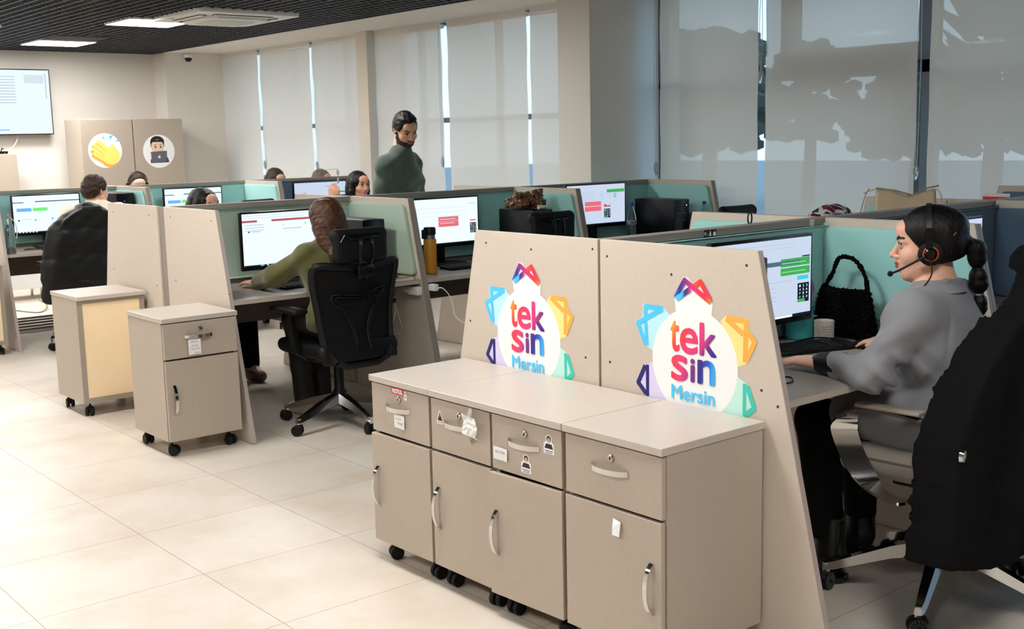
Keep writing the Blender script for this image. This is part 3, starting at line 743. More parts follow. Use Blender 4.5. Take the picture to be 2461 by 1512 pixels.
UI_DUO = [(0, .16, .165, .185, DK), (.33, 1, .15, .175, NAVY), (.05, .27, .33, .42, BLU), (.29, .51, .33, .42, LIME), (.06, .085, .64, .68, DK), (.31, .33, .64, .68, GRN), (.56, .59, .62, .67, BLU), (0, 1, .97, 1, DK)] + [(.06 + .05 * i, .085 + .05 * i, .975, .995, W_, 2) for i in range(6)] + rows(.12, .26, .62, .02, 2, TXT, .006)
UI_PINK = [(.44, .72, .40, .62, PINK), (.46, .68, .45, .46, W_, 2), (.46, .66, .54, .55, W_, 2), (.44, .72, .505, .51, W_, 2), (.885, .97, .5, .53, PINK), (.86, .97, .13, .14, BLU)] + rows(.05, .85, .2, .09, 3, TXT, .004) + keypad(.885, .975, .57, .80) + [(0, 1, .975, 1, DK)]
UI_CALL = [(.1, .88, .28, .335, TBAR), (.67, .985, .255, .355, GRN), (.67, .985, .37, .465, GRN), (.68, .94, .305, .318, LIME, 2), (.68, .94, .415, .428, LIME, 2), (.85, .97, .49, .54, CY), (.9, .985, .235, .25, DK), (0, 1, .965, 1, DK), (.6, .8, .967, .998, W_, 2)] + rows(.3, .78, .53, .01, 1) + rows(.3, .42, .6, .055, 4) + rows(.55, .62, .6, .055, 4) + rows(.2, .8, .06, .05, 2, TXT, .007) + keypad(.855, .98, .585, .83)
UI_TAB = [(.68, .99, .13, .21, GRN), (.3, .58, .42, .66, PINK), (.3, .58, .53, .54, W_, 2), (.63, .74, .5, .57, RED), (.67, .73, .505, .53, W_, 2)] + rows(.24, .46, .17, .04, 6) + rows(.56, .63, .17, .04, 6) + rows(.8, .85, .24, .04, 3, GRN, .018) + rows(.69, .77, .24, .04, 3) + keypad(.63, .74, .62, .85) + [(0, 1, .975, 1, DK)]
UI_LINE = [(0, .22, .33, .36, DK), (.8, 1, .3, .35, GRN), (.05, .18, .5, .53, TXT)]
monitor('monitor with a call-centre dial pad facing the woman in the grey blazer', (3.376, 2.64, .761), 0, C_, UI_CALL, W=.578, Hh=.328, z0=.094)
monitor('monitor with a red header bar in front of the woman in the green jumper', (3.415, 6.2, .741), 0, W_, UI_RED, z0=.082, Hh=.343)
monitor('monitor with two pink message boxes behind the mustard flask', (4.58, 6.22, .741), 0, W_, UI_PINK, Hh=.333, z0=.11)
monitor('monitor with a pink box and table left of the water bottle', (5.99, 6.22, .741), 0, C_, UI_TAB, z0=.15, Hh=.325)
monitor('monitor with blue and green buttons behind the black puffer coat', (3.285, 10.06, .741), 0, W_, UI_DUO, W=.57, Hh=.34)
monitor('monitor with blue and green buttons behind the black-haired woman', (4.6, 10.06, .741), 0, W_, UI_DUO, W=.57, Hh=.34)
monitor('monitor behind the raised hand holding glasses', (5.93, 10.06, .741), 0, C_, UI_LINE, W=.6, Hh=.34)
monitor('monitor glimpsed between the dark ponytail and the blue divider', (4.65, 2.66, .761), 0, MINT, [(0, 1, .0, .25, C_)], Hh=.33, z0=.08)
def tower(label, loc, rz, led=None, badge=True, h=.36, d=.36, w=.165):
    """front faces -Y"""
    t = thing('computer_tower', label, 'computer', loc, rz, 'computer towers on the desks')
    MB().rbox(-w / 2, w / 2, .012, d, .006, h, .004).build('case', BLK, t)
    MB().rbox(-w / 2, w / 2, 0, .014, .006, h - .002, .005).build('front_bezel', BLKG, t)
    m = MB().box(-w * .3, w * .3, -.001, .001, h * .7, h * .72).box(-w * .3, -w * .1, -.001, .001, h * .55, h * .57).box(w * .02, w * .2, -.001, .001, h * .55, h * .57).build('ports', mat('port_grey', (70, 72, 76), .4), t, smooth=0)
    if badge: MB().tube([(w * .2 + .016 * cos(k * pi / 8), -.0015, h * .3 + .016 * sin(k * pi / 8)) for k in range(16)], .0012, 5, closed=True).build('badge', mat('badge_grey', (90, 92, 95), .35, .6), t)
    if led: MB().cyl((led[0], -.002, led[1]), .004, .004, 'y', 10).build('power_light', emit('led_' + led[2], {'white': (235, 240, 250), 'blue': (70, 130, 255)}[led[2]], 1.5), t)
    return t
tower('black computer tower beside the sage divider, partly behind the headrest', (3.782, 5.82, .741), 0, (.055, .31, 'white'), d=.40, w=.155)
tower('black computer tower under the crumpled brown bag', (5.10, 5.80, .741), 0, None, h=.345, d=.36, w=.17)
tower('black computer tower standing between the two blue-capped bottles', (6.46, 5.80, .741), 0, (.05, .3, 'white'), h=.345, d=.40, w=.165)
tower('black computer tower in front of the man in the cream turtleneck', (3.825, 9.70, .741), 0, (-.01, .36, 'blue'), h=.43, d=.40, w=.16)
tower('black computer tower edge between the right logo screen and the monitor', (2.88, 2.30, .761), 0, None, h=.41, d=.36, w=.17)
tower('black computer tower under the beige handbag', (5.13, 3.36, .741), pi, None, h=.345, d=.42, w=.18)
def keyboard(label, loc, rz, W=.44, D=.13):
    t = thing('keyboard', label, 'keyboard', loc, rz, 'keyboards'); 
    MB().prism([(-D / 2, 0), (D / 2, 0), (D / 2, .022), (-D / 2, .012)], 'x', -W / 2, W / 2, r=.003).build('keyboard_base', BLK, t)
    k = MB(); ky = MB()
    for r in range(6):
        for c in range(22):
            x = -W / 2 + .012 + c * (W - .03) / 21.3; y = D / 2 - .02 - r * .0185; z = .0115 + (y + D / 2) / D * .0095
            if c in (15, 19) and r not in (0,): continue
            k.add([(x + a * .017, y + b * .0155 - .008, z) for a, b in ((.0, 0), (.93, 0), (.93, 1), (0, 1))] + [(x + .0025 + a * .012, y + .002 + b * .0115 - .008, z + .007) for a, b in ((0, 0), (.93, 0), (.93, 1), (0, 1))], [(0, 1, 5, 4), (1, 2, 6, 5), (2, 3, 7, 6), (3, 0, 4, 7), (4, 5, 6, 7)])
    k.build('keys', mat('keycap', (30, 31, 34), .35), t, smooth=0)
    return t
keyboard('black keyboard under the wrist of the woman in the grey blazer', (3.507, 2.57, .761), -.28)
keyboard('black keyboard by the arm of the woman in the green jumper', (3.40, 5.90, .741), .02)
keyboard('black keyboard right of the mustard flask', (4.60, 5.93, .741), 0)
keyboard('black keyboard beside the headset, behind the black puffer coat', (3.34, 9.84, .741), 0)

# ---------------------------------------------------------------- office chairs
def star_base(par, chromebase=True, hub=False, r=.33, rot=0.3, up=.13):
    mt = CHROME if chromebase else BLK
    for k in range(5):
        a = rot + k * 2 * pi / 5; d = V((cos(a), sin(a), 0)); n = V((-sin(a), cos(a), 0))
        m = MB(); P = [(.03, up + .02, .034, .05), (.16, up - .005, .027, .04), (r - .02, .085, .019, .026), (r + .012, .08, .014, .022)]
        vs = []; fs = []
        for q, z, w, h in P:
            for sa, sb in ((-1, -1), (1, -1), (.65, 1), (-.65, 1)): vs.append(d * q + n * (sa * w) + V((0, 0, z + sb * h / 2)))
        for i in range(3):
            for j in range(4): fs.append((i * 4 + j, i * 4 + (j + 1) % 4, i * 4 + 4 + (j + 1) % 4, i * 4 + 4 + j))
        fs += [(3, 2, 1, 0), (12, 13, 14, 15)]
        m.add(vs, fs); m.lathe([(.013, 0), (.013, .035)], (d.x * r, d.y * r, .058), 'z', 10)
        leg = m.build('base_leg', mt, par)
        caster(leg, d.x * r - .008, d.y * r, 0, .03, a + 1.0 + k, hub, top=.06)
    MB().lathe([(.038, up - .02), (.04, up + .05), (.028, up + .07), (.028, .36)], n=16).build('gas_column', BLK, par)
def mesh_chair(label, loc, rz, headrest=True, grp='black mesh office chairs', arms=True, rot=.3):
    t = thing('office_chair', label, 'chair', loc, rz, grp)
    star_base(t, True, rot=rot)
    MB().rbox(-.1, .1, -.13, .13, .345, .40, .012).tube([(.06, .02, .37), (.24, -.03, .35), (.27, -.04, .33)], .007, 6).build('tilt_mechanism', BLK, t)
    s = SDF((-.29, -.29, .38), (.29, .29, .53), .008)
    s.rbx((0, 0, .45), (.25, .25, .04), .035); s.ell((0, .02, .52), (.16, .2, .035), .03, 's'); s.ell((0, .26, .40), (.3, .06, .04), .03, 's'); s.build('seat', PAD, t)
    # back frame: curved loop, wide at top, pinched at the waist
    def bp(u, z): return (u, -.235 - .055 * ((z - .66) / .3) ** 2 - .05 * (abs(u) / .25) ** 2 * 0 + .05 * (abs(u) / .25) ** 2, z)
    prof = [(.16, .40), (.205, .47), (.218, .56), (.23, .68), (.252, .80), (.262, .885), (.24, .915), (.12, .905), (0, .895)]
    loop = [bp(u, z) for u, z in prof] + [bp(-u, z) for u, z in prof[-2::-1]]
    lp = smooth_path(loop, 4)
    m = MB(); m.tube(lp, .017, 8, flat=1.3); m.tube([loop[0], (.1, -.25, .37), (-.1, -.25, .37), loop[-1]], .02, 8); m.build('back_frame', BLK, t)
    zs = np.linspace(.40, .895, 14); vs = []; fs = []
    zz = [q[1] for q in prof]; uu = [q[0] for q in prof]
    for z in zs:
        hw = np.interp(z, zz[:6], uu[:6])
        for k in range(13): vs.append(bp(hw * (k / 6 - 1), z))
    for i in range(13):
        for k in range(12): fs.append((i * 13 + k, i * 13 + k + 1, i * 13 + 14 + k, i * 13 + 13 + k))
    MB().add(vs, fs).build('backrest', mat('chair_mesh', (8, 8, 9), .75, spec=.25, bump=(900, .5)), t, smooth=1.5)
    m = MB().prism([(x, z) for x, z in [(-.235, .385), (.235, .385), (.225, .50), (-.225, .50)]], 'y', -.25, -.225, r=.01); m.build('lower_back_cover', BLK, t)
    lm = MB()
    for k in range(2):
        q = 1 - k * .16
        lm.tube([bp(x * q, .66 + (z - .66) * q)[:1] + (bp(x, z)[1] - .012,) + (.66 + (z - .66) * q,) for x, z in smooth2([(-.04, .45), (-.05, .55), (-.09, .66), (-.15, .71), (-.15, .76), (0, .745), (.15, .78), (.155, .73), (.09, .66), (.05, .55), (.045, .45)])], .006, 6)
    for k in range(7):
        for r in range(2): x = -.12 + k * .04; lm.tube([(x, -.26, .70 + r * .03 + .01 * abs(x) * 8), (x + .024, -.26, .703 + r * .03 + .01 * abs(x) * 8)], .004, 5)
    lm.build('lumbar_support', BLK, t)
    if headrest:
        s = SDF((-.2, -.4, .92), (.2, -.18, 1.16), .006)
        s.rbx((0, -.27, 1.015), (.165, .030, .082), .03); s.fn(lambda X, Y, Z: .16 - np.sqrt(X ** 2 * .25 + (Y + .27 - .155 - .02) ** 2 + 0 * Z), 's', .0) if False else None
        s.cone((-.14, -.252, 1.075), (.14, -.252, 1.075), .03, .03, .03); s.cone((-.13, -.25, .945), (.13, -.25, .945), .028, .028, .03); s.ell((0, -.155, 1.01), (.3, .105, .3), .02, 's')
        s.build('headrest', BLKM, t)
        b = MB()
        for q in (-.035, .035): b.tube(smooth_path([(q, -.30, 1.06), (q, -.335, 1.04), (q, -.335, .95), (q * .8, -.30, .885), (q * .6, -.285, .84)], 4), .011, 8)
        b.rbox(-.05, .05, -.335, -.29, .85, .92, .01).rbox(-.09, .09, -.32, -.295, 1.045, 1.07, .01).tube([(-.13, -.303, .985), (-.135, -.303, 1.04), (-.11, -.303, 1.075), (.11, -.303, 1.075)], .003, 6); b.build('headrest_bracket', BLKG, t)
    if arms:
        for q in (-1, 1):
            a = MB().rbox(q * .285 - .045, q * .285 + .045, -.12, .16, .655, .685, .013, 3).build('armrest', PAD, t)
            MB().ribbon([(q * .285, .0, .66), (q * .28, -.01, .52), (q * .265, -.015, .44), (q * .2, -.01, .395), (q * .1, 0, .39)], (0, 1, 0), .055, .022).build('arm_post', BLK, a)
    return t
def smooth2(p): return [tuple(q)[:2] for q in smooth_path([(a, b, 0) for a, b in p], 3)]
mesh_chair('black mesh chair with headrest holding the woman in the green jumper', (3.324, 5.53, 0), 0.0, rot=2.16)
mesh_chair('black chair whose headrest shows in front of the tower under the brown bag', (4.80, 5.62, 0), -.08)
mesh_chair('black chair of the man in the cream turtleneck, hidden under the puffer coat', (3.28, 9.25, 0), 0, headrest=False, rot=.9)
mesh_chair('black chair of the black-haired woman across the sage spine', (3.42, 7.50, 0), pi, headrest=False, rot=.1)
mesh_chair('black chair back showing behind the raised hand with glasses', (5.36, 9.03, 0), -.15, headrest=True)
mesh_chair('black chair with its rounded top showing beside the black-haired woman', (4.50, 8.98, 0), .2, headrest=True)
mesh_chair('black chair with only its rounded top visible beyond the aqua divider', (5.83, 5.03, 0), 0, headrest=True)
# ---------------------------------------------------------------- printed stickers and papers
class Flat:
    """layered flat print facing -X: u to the right (= -y), v up"""
    def __init__(s): s.mb = MB(); s.k = 0
    def poly(s, pts, m, lift=0):
        s.k += 1; s.mb.plate([(-u, v) for u, v in pts], 'x', -.0003 - .00005 * s.k, m); return s
    def disc(s, u, v, r, m, lift=0, n=32, r2=None): return s.poly([(u + r * cos(2 * pi * i / n), v + (r2 or r) * sin(2 * pi * i / n)) for i in range(n)], m, lift)
    def stroke(s, pts, w, m, lift=0):
        for i in range(len(pts) - 1):
            a, b = V(pts[i]), V(pts[i + 1]); d = (b - a).normalized(); n = V((-d.y, d.x)) * w / 2
            s.poly([a + n, a - n, b - n, b + n], m, lift)
        for i in range(1, len(pts) - 1): s.disc(pts[i][0], pts[i][1], w / 2, m, lift, 16)
        return s
    def text(s, t, box, m, lift=0, bold=0, shear=0):
        o = [(0, 0)] if not bold else [(bold * cos(a), bold * sin(a)) for a in [k * pi / 4 for k in range(8)]] + [(0, 0)]
        for a, b in o:
            s.k += 1; s.mb.join(text_mb(t, (box[0] + bold + a, box[1] - bold + a, box[2] + bold + b, box[3] - bold + b), 'x', -.0003 - .00005 * s.k, True, 0, shear=shear), m=m)
        return s
PW = mat('print_white', (250, 250, 250), .35); PSKY = mat('print_sky', (78, 200, 250), .35); PLB = mat('print_lightblue', (190, 240, 252), .35); POR = mat('print_orange', (252, 176, 76), .35); PYE = mat('print_yellow', (253, 230, 150), .35)
PLI = mat('print_lilac', (220, 212, 245), .35); PNV = mat('print_navy', (30, 28, 110), .35); PMI = mat('print_mint', (196, 238, 228), .35); PGR = mat('print_green', (62, 200, 182), .35)
g1 = gradmat('grad_crown', [(0, (20, 120, 240)), (.15, (40, 40, 150)), (.3, (150, 40, 140)), (.5, (236, 44, 120)), (.75, (240, 50, 50)), (1, (252, 150, 60))], (0, -6.0, 0), .48)
g2 = gradmat('grad_red', [(0, (252, 90, 50)), (.5, (238, 48, 60)), (1, (236, 40, 110))], (0, -14, 0), .0)
g3 = gradmat('grad_cyan', [(0, (80, 205, 255)), (.45, (70, 190, 250)), (.65, (30, 30, 140)), (.85, (110, 40, 140)), (1, (240, 60, 130))], (0, -16, 0), 1.2)
g4 = gradmat('grad_tek', [(0, (252, 170, 60)), (.22, (240, 60, 50)), (.5, (238, 54, 122)), (.72, (210, 50, 130)), (.86, (100, 36, 140)), (1, (20, 30, 150))], (0, -4.5, -2.6), .72)
g5 = gradmat('grad_sin', [(0, (240, 60, 60)), (.25, (240, 54, 120)), (.5, (120, 40, 140)), (.68, (34, 30, 140)), (.82, (10, 90, 220)), (1, (60, 190, 250))], (0, -5.2, -.8), .5)
LOGOM = [PW, PSKY, PLB, POR, PYE, PLI, PNV, PMI, PGR, g1, g2, g3, g4, g5]
def logo(label, y, z):
    t = thing('logo_sticker', label, 'sticker', (XF - .0003, y, z), 0, 'round logo stickers')
    b = Flat()
    b.poly([(-.217, .171), (-.131, .169), (-.10, .145), (-.16, .01), (-.175, .02), (-.206, .032), (-.25, .103), (-.22, .129)], 2).poly([(.13, .166), (.216, .164), (.217, .128), (.249, .099), (.206, .025), (.165, .01), (.107, .147)], 4)
    b.poly([(-.16, -.01), (-.206, -.029), (-.25, -.097), (-.214, -.128), (-.17, -.16), (-.1, -.14)], 5).poly([(.16, -.01), (.207, -.031), (.25, -.105), (.221, -.131), (.17, -.16), (.1, -.14)], 7)
    b.disc(0, 0, .176, 0, 1, 64); b.poly([(-.080, .199), (-.073, .155), (.072, .155), (.077, .197), (.034, .268), (.022, .268), (0, .25), (-.026, .272), (-.044, .272)], 0, 1)
    b.build_ = b.mb.build('backing', LOGOM, t, smooth=0)
    w = .017
    for st in ([([(-.128, .162), (-.206, .162), (-.206, .125)], w, 1), ([(-.133, .160), (-.240, .104), (-.205, .036)], w, 1), ([(-.206, .112), (-.200, .034)], w * .8, 1)],
               [([(.132, .159), (.207, .157), (.204, .032)], w, 3), ([(.13, .158), (.197, .116)], w, 3), ([(.215, .122), (.240, .098), (.206, .034)], w, 3)],
               [([(-.199, -.03), (-.199, -.135)], w * .8, 6), ([(-.208, -.034), (-.241, -.095), (-.205, -.128)], w, 6)],
               [([(.203, -.034), (.203, -.13)], w * .8, 8), ([(.213, -.04), (.240, -.105), (.2, -.135)], w, 8)]):
        e = Flat(); e.k = 14
        for a_ in st: e.stroke(*a_)
        e.mb.build('petal_emblem', LOGOM, t, smooth=0)
    c = Flat(); c.k = 50
    c.stroke([(.0, .243), (.029, .262), (.068, .208)], w, 10, 2).stroke([(-.074, .203), (-.036, .262), (.070, .202)], w, 9, 3).stroke([(-.071, .199), (-.013, .236)], w, 11, 4)
    c.mb.build('emblem_crown', LOGOM, t, smooth=0)
    x = Flat(); x.k = 14
    x.text('t', (-.098, -.058, .029, .131), 12, 3, .0032).text('e', (-.057, .019, .027, .112), 12, 3, .0032).text('k', (.025, .095, .030, .135), 12, 3, .0032)
    x.text('s', (-.093, -.022, -.064, .021), 13, 3, .0032).text('i', (-.012, .007, -.06, .016), 13, 3, .0032).text('n', (.018, .089, -.060, .018), 13, 3, .0032).text('Mersin', (-.091, .089, -.124, -.077), 1, 3, .0012)
    x.mb.build('lettering', LOGOM, t, smooth=0)
    return t
logo('round tek sin Mersin logo sticker on the left end screen, lower lettering cut off', 3.206, .836)
logo('round tek sin Mersin logo sticker on the right end screen, lettering whole', 2.406, .845)
def flat_thing(name, label, cat, loc, fl, mats, grp=None, rz=0, part=None):
    o = fl.mb.build(name, mats, smooth=0); o.location = loc; o.rotation_euler = (0, 0, rz); return tag(o, label, cat, grp)
FX = 2.2855
RDS = mat('print_red', (228, 52, 50), .35); PBK = mat('print_black', (28, 24, 24), .4); PSK = mat('print_skin', (214, 168, 140), .4); PTX = mat('print_grey', (120, 116, 112), .5)
SM = [PW, RDS, PBK, PSK, PTX, mat('print_glow', (220, 90, 50), .4), PAPER, INK]
f = Flat().poly([(-.04, .012), (.037, .012), (.037, -.012), (-.04, -.012)], 1).text('MOTUL', (-.034, .032, -.0085, .0085), 0, 1, .0016)
flat_thing('brand_sticker', 'small red MOTUL sticker above the lock of the far left front cabinet', 'sticker', (FX, 3.405, .6715), f, SM)
f = Flat().disc(0, .007, .007, 0, 0).disc(0, -.006, .009, 0, 0, r2=.013).disc(0, .007, .003, 2, 1).disc(0, -.006, .004, 5, 1)
flat_thing('pin_sticker', 'tiny pin-shaped white sticker beside the red one', 'sticker', (FX, 3.357, .664), f, SM)
f = Flat().poly([(-.004, .022), (.004, .022), (.019, -.016), (.019, -.024), (-.019, -.024), (-.019, -.016)], 0).poly([(0, .019), (.0145, -.013), (-.0145, -.013)], 2, 1).disc(0, .005, .003, 5, 2, r2=.006).poly([(-.015, -.017), (.015, -.017), (.015, -.02), (-.015, -.02)], 4, 1)
flat_thing('triangle_sticker', 'dark triangular sticker with a white rim left of the drawer handle', 'sticker', (FX, 3.152, .622), f, SM)
def bust(label, y, z, coat):
    f = Flat().disc(0, .016, .0145, 0, 0).poly([(-.024, .002), (-.01, .012), (.01, .012), (.024, .002), (.024, -.03), (-.024, -.03)], 0).disc(0, .017, .0105, 2, 1).disc(.0, .013, .0065, 3, 2, r2=.008).poly([(-.02, -.013), (-.013, .002), (.013, .002), (.02, -.013)], coat, 1).poly([(-.018, -.019), (.018, -.019), (.018, -.022), (-.018, -.022)], 4, 1).poly([(-.016, -.025), (.016, -.025), (.016, -.0275), (-.016, -.0275)], 4, 1)
    flat_thing('portrait_sticker', label, 'sticker', (FX, y, z), f, SM, 'portrait stickers on the drawer')
bust('portrait sticker right of the drawer handle with two caption lines', 2.592, .632, 2)
bust('portrait sticker below the drawer handle', 2.701, .549, 2)
def note(name, label, y, z, w, h, tilt, lines, x=FX):
    t = thing(name, label, 'note', (x, y, z))
    m = MB(); n = 6; vs = []; fs = []
    for i in range(n + 1):
        for j in range(2):
            u = (i / n - .5) * w; v = (j - .5) * h; vs.append((-.0012 - .004 * (i / n) ** 3, -u, v - u * tilt))
    for i in range(n): fs.append((2 * i, 2 * i + 2, 2 * i + 3, 2 * i + 1))
    m.add(vs, fs).build('sheet', PAPER, t, smooth=0)
    if lines:
        k = MB()
        for s, u0, u1, v0, v1 in lines: k.join(text_mb(s, (u0, u1, v0, v1), 'x', -.0075, True, shear=.3))
        k.xf(Matrix(((1, 0, 0, .004), (0, 1, 0, 0), (0, tilt, 1, 0), (0, 0, 0, 1)))); k.build('handwriting', INK, t, smooth=0)
    return t
note('paper_note', 'white note below the handle of the far left front cabinet', 3.397, .562, .07, .05, .0, [('Ayse Can', -.026, .01, .004, .015), ('Kargan', -.01, .024, -.012, 0)])
note('paper_note', 'white note at the left of the drawer with the portrait stickers', 2.826, .557, .074, .042, -.02, [('Burcu Tamer', -.024, .028, .002, .012)])
t = thing('taped_note', 'crumpled white note taped over the end of a drawer handle', 'note', (FX - .024, 2.942, .632))
m = MB(); vs = []; fs = []; rd = random.Random(3)
for i in range(9):
    for j in range(9): vs.append((-.010 - rd.uniform(0, .005) + .02 * (j < 1), .036 - i * .072 / 8 + .004 * sin(j), -.038 + j * .076 / 8 - .008 * i / 8))
for i in range(8):
    for j in range(8): fs.append((i * 9 + j, i * 9 + j + 1, i * 9 + j + 10, i * 9 + j + 9))
m.add(vs, fs).build('sheet', PAPER, t, smooth=0)
MB().ribbon([(.0235, .03, .055), (.004, .02, .035), (-.006, .015, .02)], (0, 1, .4), .02, .0003).ribbon([(.0235, .04, -.07), (.006, .028, -.05), (-.004, .02, -.03)], (0, .7, .7), .016, .0003).build('clear_tape', CLEARP, t, smooth=0)
t = thing('paper_tag', 'folded white paper tag stuck on the door of the nearest cabinet', 'note', (2.282, 2.295, .446))
m = MB(); m.add([(0, .018, .022), (-.004, -.016, .018), (-.014, -.019, -.024), (-.012, .012, -.026), (-.02, .0, -.02), (-.016, .006, .0)], [(0, 1, 5), (1, 2, 5), (2, 4, 5), (4, 3, 5), (3, 0, 5)]); m.build('sheet', PAPER, t, smooth=0)
# hanging tag on the aisle pedestal (faces -Y)
t = thing('hanging_tag', 'handwritten white paper tag hanging below the drawer handle', 'note', (2.452, 5.455, .566))
MB().box(-.033, .033, -.001, .001, -.046, .03).build('sheet', PAPER, t, smooth=0)
MB().box(-.03, .002, -.002, 0, .03, .046).tube([(-.012, 0, .046), (-.006, .004, .07), (-.01, .02, .085)], .0015, 5).build('clear_holder', CLEARP, t, smooth=0)
k = MB()
for s, u0, u1, v0 in (('OMUZ A', -.02, .016, .014), ('SOMALE', -.018, .02, -.006), ('MUSLUM', -.022, .024, -.022), ('Mobo m', -.002, .028, -.042)): k.join(text_mb(s, (u0, u1, v0, v0 + .008), 'y', -.0014, shear=.2))
k.build('handwriting', mat('ink_red', (170, 110, 120), .7), t, smooth=0)
# little stickers on the spine rail
f = Flat().poly([(-.034, .0135), (.034, .0135), (.034, -.0135), (-.034, -.0135)], 2).disc(-.026, 0, .0055, 0, 1).disc(-.026, 0, .003, 2, 1).disc(-.013, -.004, .002, 0, 1).poly([(-.004, -.010), (.006, -.010), (.005, .002), (.001, .010), (-.003, .002)], 0, 1).poly([(.017, -.010), (.031, -.010), (.031, .001), (.024, .004), (.017, .001)], 0, 1).stroke([(.023, .003), (.027, .010)], .0015, 0, 2)
flat_thing('icon_label', 'black label with white icons on the spine rail', 'sticker', (3.27, 2.7996, 1.200), f, SM, rz=pi / 2)
f = Flat().poly([(-.014, .0125), (.014, .0125), (.014, -.0125), (-.014, -.0125)], 0).text('13', (-.009, .009, -.009, .009), 2, 1, 0)
flat_thing('number_label', 'small white number label on the spine rail by the divider', 'sticker', (3.885, 2.7996, 1.200), f, SM, rz=pi / 2)
o = MB().tube([(.012 * sin(a), 0, .022 + .02 * cos(a) - .006 * (1 - abs(cos(a / 2)))) for a in [2 * pi * k / 20 for k in range(20)]], .003, 6, closed=True).build('cord_loop', BLK); o.location = (3.56, 2.85, H); tag(o, 'tiny black cord loop standing up behind the spine rail', 'loop')

# ---------------------------------------------------------------- far wall: television, lockers, router
t = thing('television', 'wall-mounted television showing a pale table, cut by the left edge', 'television', (4.16, 14.30, 2.10))
MB().rbox(-.665, .665, -.01, .04, -.38, .38, .006).build('housing', BLKG, t)
ui = [(.55, .70, .1 + i * .045, .1 + i * .045 + .012, 8) for i in range(10)] + [(.78, .95, .08 + i * .022, .09 + i * .022, 8) for i in range(6)] + [(.3, .45, .1 + i * .05, .112 + i * .05, 8) for i in range(12)] + [(.0, .62, .93, .945, 7), (.965, .968, .05, .45, 9)]
o = display(t, 1.305, .735, 0, -.0108, 12, ui)
o.data.materials[12] = emit('tv_white', (232, 244, 250), 1.0)
MB().box(-.2, .2, .04, .148, -.15, .15).build('wall_bracket', BLK, t, smooth=0)
t = thing('wall_outlet', 'white double wall outlet beside the television', 'outlet', (4.87, 14.448, 2.10))
MB().rbox(-.03, .03, -.012, 0, -.09, .09, .004).build('cover_plate', WHITE, t); MB().tube([(.01, -.012, -.05), (.0, -.03, -.12), (-.04, -.02, -.16)], .004, 6).build('cable', WHITE, t)
t = thing('tv_cable', 'white cable hanging from the television to the router', 'cable', (4.48, 14.3, 1.72))
MB().tube(smooth_path([(-.06, .06, .02), (-.07, .05, -.06), (-.16, -.05, -.14), (-.3, -.2, -.185)]), .006, 6).build('cord', WHITE, t)
def closet(label, x, grp='grey lockers'):
    t = thing('locker', label, 'cabinet', (x, 13.6, 0), 0, grp); w = .311
    MB().rbox(-w, w, .02, .5, .0, 1.88, .003, 1).build('carcass', CAB, t, smooth=0); d = MB().rbox(-w + .004, w - .004, 0, .019, .02, 1.876, .003, 1).build('door', CAB, t, smooth=0)
    MB().box(w - .05, w - .035, -.025, 0, .95, 1.1).build('handle', CHROME, d, smooth=0)
    return t
closet('tall grey locker with the clapping hands sticker', 5.199); closet('tall grey locker with the laptop figure sticker', 5.828)
EM = [PW, mat('emoji_yellow', (253, 232, 120), .4), mat('emoji_shadow', (240, 176, 100), .4), PSKY, PBK, mat('emoji_skin', (236, 206, 180), .4), mat('emoji_grey', (98, 100, 110), .4), mat('emoji_blue', (30, 36, 120), .4), mat('emoji_silver', (225, 226, 230), .4)]
f = Flat().disc(0, 0, .2, 0, 0, 48)
for dx, dy, m_, lf in ((-.012, -.03, 2, 1), (.01, 0, 1, 2)):
    f.disc(.055 + dx, -.06 + dy, .105, m_, lf)
    for a, b in (((-.085, .105), (.06, -.02)), ((-.125, .07), (.03, -.05)), ((-.14, .02), (.01, -.09)), ((-.135, -.03), (.02, -.13))): f.stroke([(a[0] - .001 + dx, a[1] + dy), (b[0] + dx, b[1] + dy), (.06 + dx, -.08 + dy)], .042, m_, lf); f.disc(a[0] + dx, a[1] + dy, .021, m_, lf, 12)
    f.stroke([(.075 + dx, .07 + dy), (.1 + dx, -.02 + dy), (.08 + dx, -.08 + dy)], .035, m_, lf)
for a, b in (((-.1, .075), (.02, -.02)), ((-.12, .03), (.0, -.06)), ((-.12, -.015), (-.02, -.09))): f.stroke([a, b], .006, 2, 4)
f.poly([(-.03, .15), (-.01, .165), (.005, .12)], 3, 2).poly([(.055, .172), (.1, .172), (.066, .122)], 3, 2).poly([(.165, .135), (.12, .102), (.175, .108)], 3, 2)
flat_thing('clapping_sticker', 'round white sticker of yellow clapping hands', 'sticker', (5.164, 13.5995, 1.517), f, EM, rz=pi / 2)
f = Flat().disc(0, 0, .198, 0, 0, 48).disc(-.015, .11, .088, 4, 1, r2=.072).poly([(-.1, .11), (.07, .11), (.07, .05), (-.1, .05)], 4, 1).disc(-.015, .05, .078, 5, 2, r2=.09).poly([(-.09, .135), (.06, .135), (.05, .11), (-.08, .11)], 4, 3)
f.disc(-.04, .05, .011, 4, 3).disc(.025, .05, .011, 4, 3).stroke([(-.055, .075), (-.032, .078)], .008, 4, 3).stroke([(.012, .08), (.035, .076)], .008, 4, 3).disc(-.005, -.0, .012, 2, 3, r2=.006)
f.poly([(-.11, -.14), (-.11, -.1), (-.09, -.07), (.1, -.07), (.115, -.1), (.12, -.135)], 7, 2).poly([(-.105, -.005), (.1, .005), (.095, -.125), (-.095, -.135)], 6, 4).disc(.0, -.068, .017, 8, 5, 16).stroke([(.003, -.05), (.008, -.04)], .005, 8, 5)
flat_thing('laptop_sticker', 'round white sticker of a dark-haired figure behind a grey laptop', 'sticker', (5.817, 13.5995, 1.494), f, EM, rz=pi / 2)
